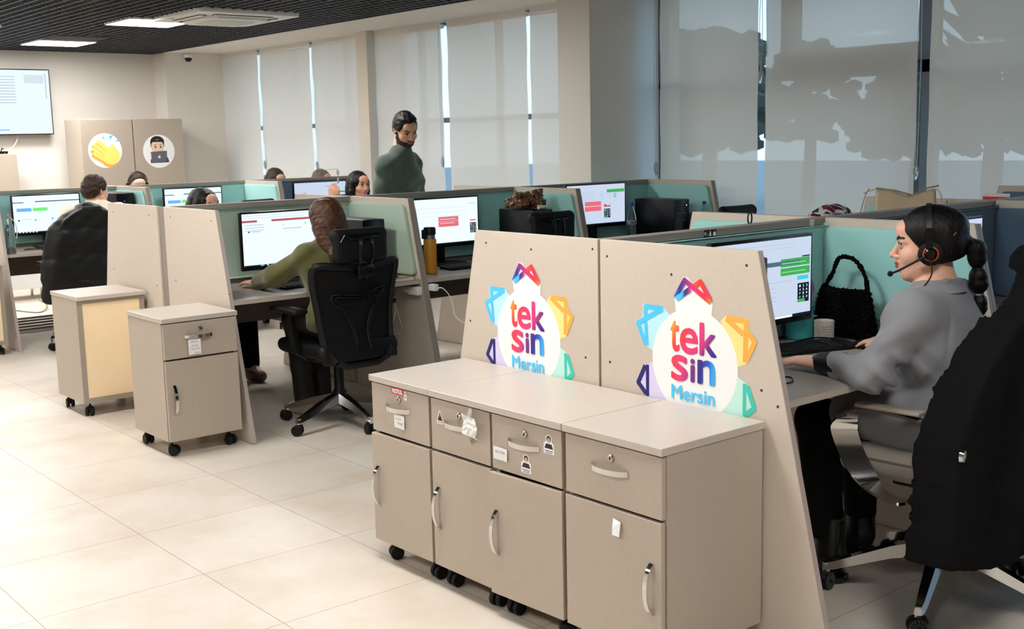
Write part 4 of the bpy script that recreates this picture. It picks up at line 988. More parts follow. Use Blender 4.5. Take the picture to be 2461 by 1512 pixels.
t = thing('low_cabinet', 'chest-high grey cabinet below the television at the left edge', 'cabinet', (3.86, 13.9, 0)); MB().rbox(-.4, .4, .02, .46, 0, 1.505, .003, 1).build('carcass', CAB, t, smooth=0); MB().rbox(-.396, -.002, 0, .019, .06, 1.5, .003, 1).build('door', CAB, t, smooth=0); MB().rbox(.002, .396, 0, .019, .06, 1.5, .003, 1).build('door', CAB, t, smooth=0)
t = thing('router', 'small black router with a stub aerial on the low cabinet', 'router', (4.08, 14.05, 1.506)); MB().rbox(-.11, .11, -.06, .06, 0, .03, .005).build('housing', BLKG, t); MB().tube([(.06, .03, .03), (.075, .03, .07), (.09, .03, .05)], .007, 6).build('aerial', BLK, t); MB().box(.07, .08, -.062, -.06, .012, .018).build('status_light', emit('led_g', (120, 200, 90), 1.2), t)
for i, x in enumerate((3.12, 3.72, 4.32)):
    t = thing('low_drawer_unit', 'low white drawer unit glimpsed under the far desks, %s of three' % ('leftmost', 'middle', 'rightmost')[i], 'cabinet', (x, 12.45, 0), 0, 'white drawer units under the far desks')
    MB().rbox(-.297, .297, 0, .45, .12, .60, .003, 1).build('carcass', WHITE, t, smooth=0)
    for q in (-.25, .25):
        for yy in (.05, .4): MB().cyl((q, yy, 0), .015, .12).build('leg', CHROME, t)

# ---------------------------------------------------------------- desk-top things
TURQ = mat('bottle_turquoise', (70, 168, 172), .25, trans=.25); LILAC = mat('bottle_lilac', (170, 150, 205), .3)
t = thing('water_bottle', 'large lilac and turquoise water bottle behind the monitor edge', 'bottle', (3.725, 2.735, .761))
o = MB().lathe([(.0001, 0), (.050, 0), (.055, .006), (.055, .11), (.052, .13)], n=28).build('lower_body', TURQ, t)
MB().lathe([(.052, .13), (.048, .17), (.04, .2), (.024, .215)], n=28).build('upper_body', mat('bottle_blend', (120, 160, 190), .3), t)
MB().lathe([(.03, .205), (.032, .21), (.032, .245), (.02, .25), (.014, .268), (.0001, .27)], n=24).build('lid', LILAC, t)
MB().ribbon(smooth_path([(.03, 0, .245), (.062, -.005, .222), (.072, -.01, .18), (.05, -.005, .165), (.036, 0, .19)], 5), (0, 1, 0), .014, .006).build('strap', LILAC, t)
k = MB()
for i in range(4):
    k.box(.01 + i * .006, .014 + i * .006, -.056, -.0535, .055, .058).box(.012 + i * .006, .017 + i * .006, -.056, -.0535, .09, .093)
k.build('volume_marks', PW, t, smooth=0)
t = thing('mug', 'white mug with coloured lettering in front of the fuzzy handbag', 'mug', (3.752, 2.64, .761))
MB().lathe([(.0001, 0), (.03, 0), (.036, .004), (.0385, .012), (.0385, .072), (.039, .078), (.0365, .0785), (.0355, .07), (.0345, .012), (.0001, .009)], n=32).build('cup', mat('ceramic', (226, 222, 212), .2, coat=.3), t)
MB().tube(smooth_path([(.03, .024, .064), (.046, .036, .06), (.05, .04, .04), (.044, .034, .022), (.03, .024, .018)], 4), .005, 8).build('handle', MATS['ceramic'], t)
cl = [mat('mug_red', (150, 40, 50), .5), mat('mug_blue', (40, 90, 150), .5), mat('mug_orange', (210, 120, 60), .5), mat('mug_navy', (40, 34, 90), .5)]
k = MB()
for i, (s, w_, z) in enumerate((('BU HAYATIN', .04, .054), ('DEVAMINDA', .038, .044), ('AFTER PARTY', .044, .034), ('VAR :)', .026, .022))):
    q = text_mb(s, (-w_ / 2, w_ / 2, z, z + .007), 'y', 0)
    a0 = -2.15
    q.v = [(.0389 * cos(a0 + x / .0389), .0389 * sin(a0 + x / .0389), zz) for x, y_, zz in q.v]; k.join(q, m=i)
k.build('lettering', cl, t, smooth=0)
FUZZ = mat('fuzzy_black', (5, 5, 6), .95, spec=.1)
def sparkle():
    nt = FUZZ.node_tree; b = nt.nodes['Principled BSDF']; tc = nt.nodes.new('ShaderNodeTexCoord'); v = nt.nodes.new('ShaderNodeTexVoronoi'); v.inputs['Scale'].default_value = 130
    r = nt.nodes.new('ShaderNodeValToRGB'); r.color_ramp.elements[0].position = .05; r.color_ramp.elements[0].color = lin((190, 190, 195)); r.color_ramp.elements[1].position = .08; r.color_ramp.elements[1].color = lin((5, 5, 6))
    nt.links.new(tc.outputs['Object'], v.inputs['Vector']); nt.links.new(v.outputs['Distance'], r.inputs[0]); nt.links.new(r.outputs[0], b.inputs['Base Color'])
sparkle()
def fuzz(amp, sc_, sd=0):
    rd = np.random.RandomState(sd); ks = rd.normal(0, 1, (14, 3)) * sc_; ph = rd.uniform(0, 6.28, 14)
    def f_(X, Y, Z):
        o = 0
        for k_, p_ in zip(ks, ph): o = o + np.sin(k_[0] * X + k_[1] * Y + k_[2] * Z + p_)
        return (o / 3.7 * amp).astype(np.float32)
    return f_
t = thing('handbag', 'fuzzy black sparkly handbag standing against the aqua divider', 'handbag', (3.862, 2.625, .765))
s = SDF((-.06, -.2, -.012), (.06, .2, .225), .004)
def bagshape(X, Y, Z):
    hw = .142 - .035 * Z / .2; q1 = np.abs(Y) - hw; q2 = np.abs(X) - (.036 - .014 * Z / .2); q3 = np.abs(Z - .095) - .092 - .01 * (np.abs(Y) / .14) ** 2
    return (np.sqrt(np.maximum(q1 + .02, 0) ** 2 + np.maximum(q2 + .02, 0) ** 2 + np.maximum(q3 + .02, 0) ** 2) + np.minimum(np.maximum(np.maximum(q1, q2), q3) + .02, 0) - .02)
s.fn(bagshape, 'u'); s.disp(fuzz(.0035, 380, 2)); s.build('bag_body', FUZZ, t, smooth=0)
s = SDF((-.03, -.13, .16), (.03, .13, .36), .0035)
s.chain([(0, q[0], q[1]) for q in smooth2([(-.10, .19), (-.09, .24), (-.05, .295), (0, .312), (.035, .30), (.055, .25), (.085, .2), (.1, .185)])], [.008] * 40, .002)
s.disp(fuzz(.0028, 420, 5)); s.build('bag_handle', FUZZ, t, smooth=0)
BAGX = t
t = thing('mouse', 'black mouse under the right hand of the woman in the grey blazer', 'mouse', (3.715, 2.43, .761), .2)
MB().ball((0, 0, .008), (.03, .052, .026), 16).build('mouse_shell', BLK, t); MB().tube(smooth_path([(0, .05, .01), (-.02, .09, .004), (-.09, .12, .004), (-.16, .115, .004)]), .002, 5).build('mouse_cord', BLK, t)
t = thing('headset_cable', 'black cable looping over the desk between monitor and mug', 'cable', (3.4, 2.62, .763))
MB().tube(smooth_path([(-.22, -.05, .003), (-.12, .02, .006), (-.02, .0, .004), (.09, .03, .006), (.25, .0, .022), (.34, -.06, .012), (.30, -.1, .003), (.16, -.02, .003), (-.1, .04, .003)]), .003, 6).tube(smooth_path([(-.2, -.02, .003), (-.1, .03, .012), (-.04, .0, .004), (-.16, -.06, .003)]), .003, 6).build('cord', BLK, t)
t = thing('mouse_mat', 'small black mat on the desk beside the end screen', 'mat', (3.16, 2.55, .7605)); MB().rbox(-.11, .11, -.09, .09, 0, .004, .001, 1).build('mat_surface', BLKM, t, smooth=0)
o = MB().tube(smooth_path([(0, 0, .003), (.05, .03, .008), (.08, .02, .004), (.03, -.02, .003), (-.03, -.01, .003)]), .0028, 6).build('usb_lead', BLK); o.location = (3.0, 2.27, .761); tag(o, 'short black lead lying at the desk edge beside the end screen', 'cable')
t = thing('flask', 'mustard yellow insulated flask with a black lid', 'flask', (4.206, 5.848, .741))
MB().lathe([(.0001, 0), (.037, 0), (.04, .004), (.04, .205), (.037, .213)], n=28).build('flask_body', mat('mustard', (214, 142, 30), .42), t); MB().lathe([(.033, .211), (.033, .238), (.03, .24)], n=28).build('neck_ring', STEEL, t)
MB().lathe([(.034, .238), (.038, .242), (.038, .275), (.033, .285), (.0001, .287)], n=28).rbox(-.055, -.03, -.012, .012, .215, .272, .004).build('lid', BLK, t)
PET = mat('pet_clear', (214, 226, 226), .08, trans=.9, ior=1.2); CAPB = mat('cap_blue', (30, 60, 170), .35)
def pet(label, loc):
    t = thing('plastic_bottle', label, 'bottle', loc, 0, 'blue-capped water bottles'); pr = [(.0001, 0), (.03, 0), (.034, .01)]
    for i in range(8): pr += [(.034, .02 + i * .017), (.0325, .028 + i * .017)]
    pr += [(.034, .165), (.034, .2), (.03, .235), (.014, .285), (.0125, .305)]
    MB().lathe(pr, n=24).build('bottle_body', PET, t); MB().lathe([(.0145, .303), (.0145, .325), (.0001, .326)], n=20).build('cap', CAPB, t)
    w_ = MB().lathe([(.0345, .168), (.0347, .169), (.0347, .198), (.0345, .199)], n=24); w_.build('bottle_wrap', mat('wrap_clear', (196, 204, 220), .3, trans=.4), t)
    k = text_mb('idesol', (-.022, .022, .176, .192), 'y', 0, bold=.02); k.v = [(.0355 * cos(-2.0 + x / .0355), .0355 * sin(-2.0 + x / .0355), z) for x, y, z in k.v]; k.build('lettering', mat('wrap_ink', (60, 60, 120), .5), t, smooth=0)
    return t
pet('clear plastic water bottle with a blue cap right of the monitor', (6.19, 6.05, .741)); pet('clear plastic water bottle with a blue cap right of the black tower', (6.615, 5.72, .741))
t = thing('notebook_stack', 'kraft notebook and papers stacked on the desk beside the green-jumper chair', 'notebook', (3.86, 5.715, .741), .05)
MB().box(-.075, .075, -.065, .06, 0, .014).build('paper_block', PAPER, t, smooth=0); MB().rbox(-.078, .078, -.066, .062, .0145, .018, .001, 1).build('cover', mat('kraft', (178, 150, 112), .7), t, smooth=0); MB().rbox(-.05, .0, -.02, -.005, .0185, .026, .003).build('black_clip', BLK, t)
BRN = mat('brown_leather', (92, 62, 40), .28, var=(18, .35))
t = thing('crumpled_bag', 'crumpled shiny brown bag on top of the black tower', 'bag', (5.09, 5.96, 1.088))
s = SDF((-.17, -.17, -.02), (.2, .17, .19), .005)
s.ell((-.075, 0, .045), (.06, .10, .05), .01); s.ell((-.05, .02, .08), (.03, .06, .035), .01); s.ell((.045, 0, .05), (.075, .11, .06), .012); s.ell((.03, -.02, .09), (.05, .07, .03), .01); s.ell((.085, .0, .085), (.03, .06, .035), .006); s.cone((-.095, -.02, .05), (-.1, -.02, .115), .012, .008, .006); s.cone((-.02, -.05, .07), (.09, -.06, .11), .016, .012, .006)
s.disp(fuzz(.009, 75, 9)); s.disp(fuzz(.004, 190, 4)); s.fn(lambda X, Y, Z: .001 - Z + 0 * X, 's' if False else 'x') if False else None
s.fn(lambda X, Y, Z: Z - .003 + 0 * X + 0 * Y, 's'); s.build('bag_body', BRN, t)
t = thing('cream_tube', 'small cream hand-lotion tube with a ribbed cap beside the brown bag', 'tube', (5.12, 5.83, 1.102)); MB().lathe([(.0001, -.035), (.014, -.035), (.0145, .0), (.011, .004), (.0115, .03), (.0001, .031)], ax='x', n=16).build('tube_body', mat('cream_plastic', (236, 230, 190), .4), t)
t = thing('travel_cup', 'black travel cup lying behind the cream tube', 'cup', (5.155, 5.90, 1.122)); MB().lathe([(.0001, -.03), (.03, -.03), (.033, .03), (.028, .036), (.0001, .037)], ax='x', n=18).build('cup_body', BLK, t)
t = thing('charger', 'white charger and adapter plugged in below the notebook, cable knotted in a loop', 'charger', (3.965, 5.66, .672))
MB().rbox(-.04, 0, -.055, .045, -.022, .028, .006).build('adapter', WHITE, t); MB().lathe([(.018, 0), (.018, .04), (.012, .045), (.005, .062)], (-.02, .045, .0), 'y', 16).build('plug', WHITE, t)
lp = smooth_path([(-.02, .105, 0), (-.03, .16, -.01), (-.03, .19, -.08), (-.03, .165, -.16), (-.03, .13, -.24), (-.03, .18, -.28), (-.03, .235, -.24), (-.03, .2, -.16), (-.03, .2, -.06), (-.03, .26, .02)], 6)
MB().tube(lp, .0028, 6).build('cable', mat('cable_cream', (214, 204, 176), .5), t)
t = thing('phone_charger', 'white phone charger on the far face of the sage divider, cable trailing down', 'charger', (4.012, 5.60, .69))
MB().rbox(.0, .035, -.05, .01, -.018, .022, .005).build('adapter', WHITE, t); MB().tube(smooth_path([(.02, -.05, 0), (.03, -.1, .0), (.05, -.15, -.06), (.06, -.17, -.16), (.09, -.24, -.2), (.13, -.3, -.19)]), .0028, 6).build('cable', WHITE, t)
o = MB().tube([(-.07, 0, .006), (.06, 0, .006), (.075, 0, .006)], [.005, .005, .001], 8).build('pen', mat('pen_blue', (40, 90, 190), .3)); o.location = (4.62, 6.06, .741); o.rotation_euler = (0, 0, .3); tag(o, 'blue pen above the keyboard by the mustard flask', 'pen')
t = thing('desk_headset', 'black headset lying on the desk beside the puffer coat', 'headset', (3.08, 9.72, .741))
MB().lathe([(.0001, 0), (.032, 0), (.035, .008), (.03, .028), (.0001, .03)], (.06, 0, 0)).lathe([(.0001, 0), (.03, 0), (.033, .008), (.028, .026), (.0001, .028)], (.05, .085, 0)).build('ear_cup', BLKM, t); MB().tube(smooth_path([(.04, -.02, .012), (-.04, -.04, .012), (-.1, .0, .012), (-.08, .06, .012), (0, .09, .012), (.05, .085, .012)]), .007, 6, flat=.6).build('headband', BLK, t); MB().tube(smooth_path([(.06, -.02, .01), (.14, -.05, .004), (.25, -.06, .004)]), .003, 6).build('cable', BLK, t)
t = thing('glass_bottle', 'clear glass bottle with a white strap at the far left desk edge', 'bottle', (2.825, 9.56, .741))
MB().lathe([(.0001, 0), (.034, 0), (.036, .006), (.036, .19), (.03, .22), (.016, .25), (.016, .28)], n=20).build('bottle_body', PET, t); MB().lathe([(.018, .278), (.018, .31), (.0001, .312)], n=16).build('cap', STEEL, t); MB().ribbon(smooth_path([(.0, -.03, .29), (.03, -.04, .25), (.045, -.03, .18), (.04, -.02, .12)]), (0, 1, 0), .012, .003).build('strap', WHITE, t)
# beige handbag on the tower across the spine
BEI = mat('beige_leather', (188, 170, 138), .42, bump=(260, .15)); GOLD = mat('gold_metal', (200, 160, 80), .25, 1.0); BEID = mat('beige_strap', (160, 142, 112), .5)
t = thing('shoulder_bag', 'beige leather shoulder bag standing above the spine rail', 'handbag', (5.11, 3.14, 1.0875), -1.02)
s = SDF((-.17, -.09, -.02), (.17, .09, .24), .004)
def bagb(X, Y, Z):
    top = .185 - .035 * (1 - np.minimum(1, np.abs(X - .02) / .1)); hw = .15 - .015 * Z / .2
    q1 = np.abs(X) - hw; q2 = np.abs(Y) - (.06 - .045 * Z / .2); q3 = np.maximum(Z - top, -Z + .0)
    return np.sqrt(np.maximum(q1 + .012, 0) ** 2 + np.maximum(q2 + .012, 0) ** 2 + np.maximum(q3 + .012, 0) ** 2) + np.minimum(np.maximum(np.maximum(q1, q2), q3) + .012, 0) - .012
s.fn(bagb, 'u'); s.disp(fuzz(.0015, 40, 3)); s.build('bag_body', BEI, t)
MB().tube([(-.14, 0, .19), (-.05, 0, .178), (.03, 0, .155), (.1, 0, .19), (.15, 0, .2)], .004, 6).tube([(-.08, -.048, .02), (-.03, -.02, .15), (.02, -.01, .155)], .003, 6).tube([(.07, -.046, .0), (.1, -.02, .14), (.13, -.01, .185)], .003, 6).build('seam_piping', BEID, t)
MB().ribbon(smooth_path([(-.135, 0, .185), (-.165, -.005, .178), (-.195, -.01, .165)]), (0, 1, 0), .022, .004).tube(smooth_path([(-.17, -.01, .19), (-.19, -.015, .15), (-.215, -.02, .05)]), .003, 6).build('zip_pull', BEI, t)
MB().ribbon(smooth_path([(.13, 0, .185), (.15, -.01, .175), (.168, -.012, .13), (.18, -.015, .07), (.185, -.015, .02)]), (0, 1, 0), .03, .005).build('strap', BEI, t)
MB().tube([(.14 + .012 * cos(a), -.025, .05 + .012 * sin(a)) for a in [k * pi / 6 for k in range(12)]], .003, 6, closed=True).tube([(.19, -.032, .13), (.2, -.032, .09)], .004, 6).ball((.205, -.03, .05), .005, 8).build('buckle', GOLD, t)
# patterned scarf on a chair
mesh_chair('black chair under the patterned scarf beyond the front spine', (5.03, 3.805, 0), 0, headrest=True, arms=False, rot=0)
m = bpy.data.materials.new('scarf_pattern'); m.use_nodes = True; nt = m.node_tree; b = nt.nodes['Principled BSDF']; b.inputs['Roughness'].default_value = .8
tc = nt.nodes.new('ShaderNodeTexCoord'); br = nt.nodes.new('ShaderNodeTexBrick'); br.inputs['Scale'].default_value = 1; br.inputs['Brick Width'].default_value = .045; br.inputs['Row Height'].default_value = .03; br.inputs['Mortar Size'].default_value = .005; br.inputs['Bias'].default_value = -.62
br.inputs['Color1'].default_value = lin((20, 20, 24)); br.inputs['Color2'].default_value = lin((190, 40, 44)); br.inputs['Mortar'].default_value = lin((215, 215, 222))
mp = nt.nodes.new('ShaderNodeMapping'); mp.inputs['Rotation'].default_value = (1.2, .3, .2); nt.links.new(tc.outputs['Object'], mp.inputs[0]); nt.links.new(mp.outputs[0], br.inputs['Vector']); nt.links.new(br.outputs['Color'], b.inputs['Base Color'])
t = thing('patterned_scarf', 'black, white and red patterned scarf heaped on a chair top', 'scarf', (5.06, 3.53, 1.085))
s = SDF((-.2, -.13, -.1), (.2, .13, .13), .005); s.ell((0, 0, .055), (.12, .07, .045), .02); s.ell((-.09, .0, .02), (.06, .075, .05), .02); s.ell((.08, .0, .03), (.07, .075, .05), .02); s.rbx((0, 0, 0), (.15, .065, .05), .03, .02); s.disp(fuzz(.006, 60, 8)); s.rbx((0, 0, -.03), (.3, .045, .06), .01, .004, 's'); s.build('folds', m, t)
t = thing('red_sheet', 'red printed sheet pinned to the divider at the right edge', 'sheet', (6.672, 3.5, 1.115)); MB().box(-.001, .001, -.085, .085, -.055, .035).build('paper', RDS, t, smooth=0); MB().box(-.0015, .001, -.085, .085, .035, .055).build('white_border', PAPER, t, smooth=0)
# footrest, cable, bracket
WOOD = mat('footrest_wood', (176, 126, 78), .6, var=(14, .2, (1, 8, 8))); SLT = mat('slat_grey', (118, 108, 100), .6)
t = thing('footrest', 'wooden slatted footrest on the floor under the far desk', 'footrest', (3.28, 10.22, 0))
for q in (-.3, .3): MB().prism([(0, 0), (.36, 0), (.36, .09), (0, .02)], 'x', q - .012, q + .012).build('side_board', WOOD, t, smooth=0)
for i in range(5): MB().box(-.29, .29, .01 + i * .07, .055 + i * .07, .022 + i * .014, .036 + i * .014).build('slat', SLT, t, smooth=0)
t = thing('floor_cable', 'olive cable snaking across the floor under the far desks', 'cable', (3.3, 11.2, 0.006)); MB().tube(smooth_path([(.1, .9, .0), (.16, .5, .0), (.28, .2, .0), (.45, .5, .02), (.5, .9, .03)]), .006, 6).build('cord', mat('cable_olive', (120, 116, 60), .5), t)
t = thing('desk_bracket', 'grey slotted metal bracket under the front desk', 'bracket', (3.62, 2.70, .60))
MB().rbox(-.04, .04, -.004, .004, -.055, .05, .003).rbox(-.085, -.03, -.004, .004, -.055, -.005, .003).prism([(-.04, .05), (.04, .05), (.02, .075), (-.02, .075)], 'y', -.004, .004).build('plate', mat('bracket_grey', (96, 96, 94), .4, .4), t)
k = MB()
for q in (-.012, .012): k.box(q - .004, q + .004, -.0055, -.0035, -.02, .012)
for q in (-.07, -.047): k.box(q - .007, q + .007, -.0055, -.0035, -.045, -.015)
k.build('slots', DARKW, t, smooth=0)

# ---------------------------------------------------------------- chair of the woman in the grey blazer
t = thing('armchair', 'grey velvet swivel chair with polished loop arms under the black coat', 'chair', (3.50, 1.985, 0), .06)
star_base(t, True, True, r=.37, rot=2.19, up=.15)
MB().rbox(-.12, .12, -.14, .12, .385, .425, .012).build('tilt_mechanism', BLK, t)
VEL = mat('grey_velvet', (146, 138, 130), .75, var=(9, .08), sheen=.4)
s = SDF((-.29, -.29, .41), (.29, .29, .57), .007); s.rbx((0, 0, .485), (.255, .255, .055), .05); s.ell((0, -.02, .575), (.17, .2, .04), .03, 's'); s.build('seat', VEL, t)
MB().tube([(.254 * cos(a) ** 1 if False else x, y, .50) for x, y in rounded(.506, .506, .06, 5) for a in (0,)], .004, 6, closed=True).build('seat_piping', mat('velvet_dark', (104, 98, 92), .8), t)
s = SDF((-.27, -.36, .5), (.27, -.18, 1.12), .009); s.rbx((0, -.265, .73), (.225, .03, .2), .03, R=rotm(.1)); s.build('backrest', VEL, t)
MB().ribbon([(0, -.1, .40), (0, -.22, .42), (0, -.275, .5), (0, -.28, .62)], (1, 0, 0), .09, .014).build('back_support', CHROME, t)
for q in (-1, 1):
    K = [(-.075, .668), (.02, .676), (.11, .674), (.172, .656), (.198, .606), (.185, .555), (.15, .49), (.10, .43), (.045, .398), (-.02, .392)]
    lp = smooth_path([(q * .292, y_, z_) for y_, z_ in K] + [(q * .22, -.03, .395), (q * .1, -.03, .40)], 5)
    sd = []; ww = []
    for p_ in lp:
        u = max(0, min(1, (.68 - p_.z) / .07)) * max(0, min(1, (p_.z - .395) / .06)); sd.append((1 - .4 * u, q * .8 * u, 0)); ww.append(.05 + .035 * u)
    a = MB().ribbon(lp, sd, ww, .010).build('arm_loop', CHROME, t, smooth=.9)
    MB().rbox(q * .292 - .026, q * .292 + .026, -.075, .15, .680, .694, .006).build('arm_pad', mat('arm_taupe', (150, 140, 128), .5), a)
# black wool coat draped over that chair
WOOL = mat('black_wool', (20, 20, 21), 1, bump=(320, .9, (1, 1, 1), .004), spec=.1)
t = thing('wool_coat', 'long black wool coat draped over the back of the grey chair', 'coat', (3.49, 1.99, 0), .06)
s = SDF((-.66, -.62, .2), (.64, -.05, 1.24), .009)
HWZ, HWX = [.2, .3, .65, .8, .9, 1.0, 1.06, 1.10, 1.14], [.52, .51, .48, .42, .35, .25, .19, .14, .05]
s.fn(lambda X, Y, Z: np.maximum(np.maximum((np.abs(X - .02) - np.interp(Z, HWZ, HWX)) * .8, np.abs(Y + .335 - .13 * (X / .5) ** 2 + .03 * np.sin(X * 11 + .5) * np.clip((1.05 - Z) * 1.5, 0, 1)) - .045), np.maximum(Z - 1.15, .26 - Z)) - .025, 'u')
s.chain([(-.1, -.27, 1.07), (-.03, -.28, 1.15), (.06, -.28, 1.15), (.13, -.27, 1.07)], [.04, .05, .05, .04], .03)
s.chain([(.06, -.36, 1.04), (.02, -.425, .85), (.0, -.44, .62)], [.05, .065, .06], .02); s.chain([(.20, -.34, 1.0), (.34, -.38, .8), (.38, -.36, .55)], [.06, .07, .06], .03)
s.chain([(-.12, -.37, 1.0), (-.2, -.40, .8), (-.27, -.37, .5), (-.29, -.36, .32)], [.03, .035, .04, .04], .05)
s.rbx((0, -.235, .82), (.25, .045, .31), .03, .01, 's')
s.disp(fuzz(.002, 50, 1)); s.disp(fuzz(.0025, 260, 6)); s.fn(lambda X, Y, Z: Z - .29 - .02 * np.sin(X * 7) + 0 * Y, 's'); s.build('coat_cloth', WOOL, t, smooth=1)
MB().lathe([(.0001, -.012), (.018, -.01), (.022, 0), (.018, .004), (.0001, .005)], (-.475, -.30, .635), 'y', 16).build('metal_button', CHROME, t)
# black puffer coat on the far chair
PUF = mat('puffer_black', (12, 12, 13), .55, bump=(40, .25, (1, 1, 1), .006), spec=.35)
t = thing('puffer_coat', 'long black quilted puffer coat hung over the chair of the man in cream', 'coat', (3.28, 9.25, -.035))
s = SDF((-.55, -.52, .33), (.5, -.05, 1.24), .009)
PZ, PX = [.4, .45, .8, 1.0, 1.06, 1.10, 1.14], [.26, .27, .25, .21, .17, .11, .03]
s.fn(lambda X, Y, Z: np.maximum(np.maximum((np.abs(X + .06) - np.interp(Z, PZ, PX)) * .8, np.abs(Y + .33) - .05), np.maximum(Z - 1.12, .46 - Z)) - .03, 'u', .0)
s.chain([(-.16, -.31, 1.07), (-.06, -.32, 1.12), (.04, -.31, 1.09)], [.05, .06, .05], .04)
s.chain([(-.20, -.32, 1.04), (-.30, -.34, .95), (-.36, -.35, .72), (-.395, -.34, .49)], [.07, .085, .085, .06], .012); s.chain([(.1, -.31, 1.03), (.2, -.34, .92), (.26, -.36, .7), (.28, -.35, .48)], [.07, .09, .09, .07], .012)
s.disp(lambda X, Y, Z: (.008 - .012 * np.abs(np.sin((Z + .012 * np.sin(X * 11)) * 16)) ** .4).astype(np.float32) + 0 * X + 0 * Y); s.disp(fuzz(.003, 45, 3))
s.rbx((0, -.23, .78), (.24, .05, .33), .03, .01, 's'); s.build('coat_cloth', PUF, t, smooth=1)
# ---------------------------------------------------------------- people
def axis(lo, hi, h, fine=()):
    out = [lo]
    while out[-1] < hi:
        x = out[-1]; st = h
        for a, b, f in fine:
            if a - h <= x <= b: st = min(st, f if x >= a - f else max(f, min(h, a - x)))
        out.append(x + st)
    return np.array(out, np.float32)
class Body(SDF):
    def __init__(s, X, Y, Z, h):
        s.ax = [X, Y, Z]; s.D = np.full([len(a) for a in s.ax], .2, np.float32); s.M = np.zeros(s.D.shape, np.uint8); s.h = h
SKIN_L = mat('skin_light', (226, 176, 150), .5, sss=.12, var=(30, .03)); SKIN_T = mat('skin_tan', (212, 158, 128), .5, sss=.12, var=(30, .04))
LIPS = mat('lips', (176, 92, 92), .4); EYEW = mat('eye_white', (176, 164, 158), .25); BROW = mat('brow_black', (26, 20, 18), .7); STUB = mat('stubble', (48, 34, 28), .75); NAIL = mat('nail_red', (110, 16, 30), .2); BLUSH = mat('skin_blush', (222, 154, 136), .5, sss=.12)
def hairmat(name, c, c2, rough=.42):
    m = mat(name, c, rough, bump=(45, .4, (9, 9, .7), .004), spec=.3); nt = m.node_tree; b = nt.nodes['Principled BSDF']
    tc = nt.nodes.new('ShaderNodeTexCoord'); mp = nt.nodes.new('ShaderNodeMapping'); mp.inputs['Scale'].default_value = (9, 9, .8); n = nt.nodes.new('ShaderNodeTexNoise'); n.inputs['Scale'].default_value = 40
    r = nt.nodes.new('ShaderNodeMix'); r.data_type = 'RGBA'; r.inputs[6].default_value = lin(c); r.inputs[7].default_value = lin(c2)
    nt.links.new(tc.outputs['Object'], mp.inputs[0]); nt.links.new(mp.outputs[0], n.inputs['Vector']); nt.links.new(n.outputs['Fac'], r.inputs[0]); nt.links.new(r.outputs[2], b.inputs['Base Color']); return m
H_BLK = hairmat('hair_black', (7, 6, 6), (17, 14, 13)); H_BRN = hairmat('hair_brown', (30, 18, 12), (92, 56, 34), .36); H_DKB = hairmat('hair_dark_brown', (36, 26, 20), (66, 48, 38), .5); H_GRY = hairmat('hair_greying', (70, 60, 54), (130, 118, 110), .5)
class Fr:
    """local frame: +Y forward, +Z up, +X the person's right"""
    def __init__(s, c, th, pitch=0, roll=0, sc=1.0):
        s.c = V(c); s.R = Matrix.Rotation(radians(th - 90), 3, 'Z') @ Matrix.Rotation(radians(pitch), 3, 'X') @ Matrix.Rotation(radians(roll), 3, 'Y'); s.s = sc
    def p(s, x, y, z): return tuple(s.c + s.R @ V((x, y, z)) * s.s)
    def loc(s, X, Y, Z):
        R = np.array(s.R); a, b, c = X - s.c.x, Y - s.c.y, Z - s.c.z
        return [(R[0, i] * a + R[1, i] * b + R[2, i] * c) / s.s for i in range(3)]
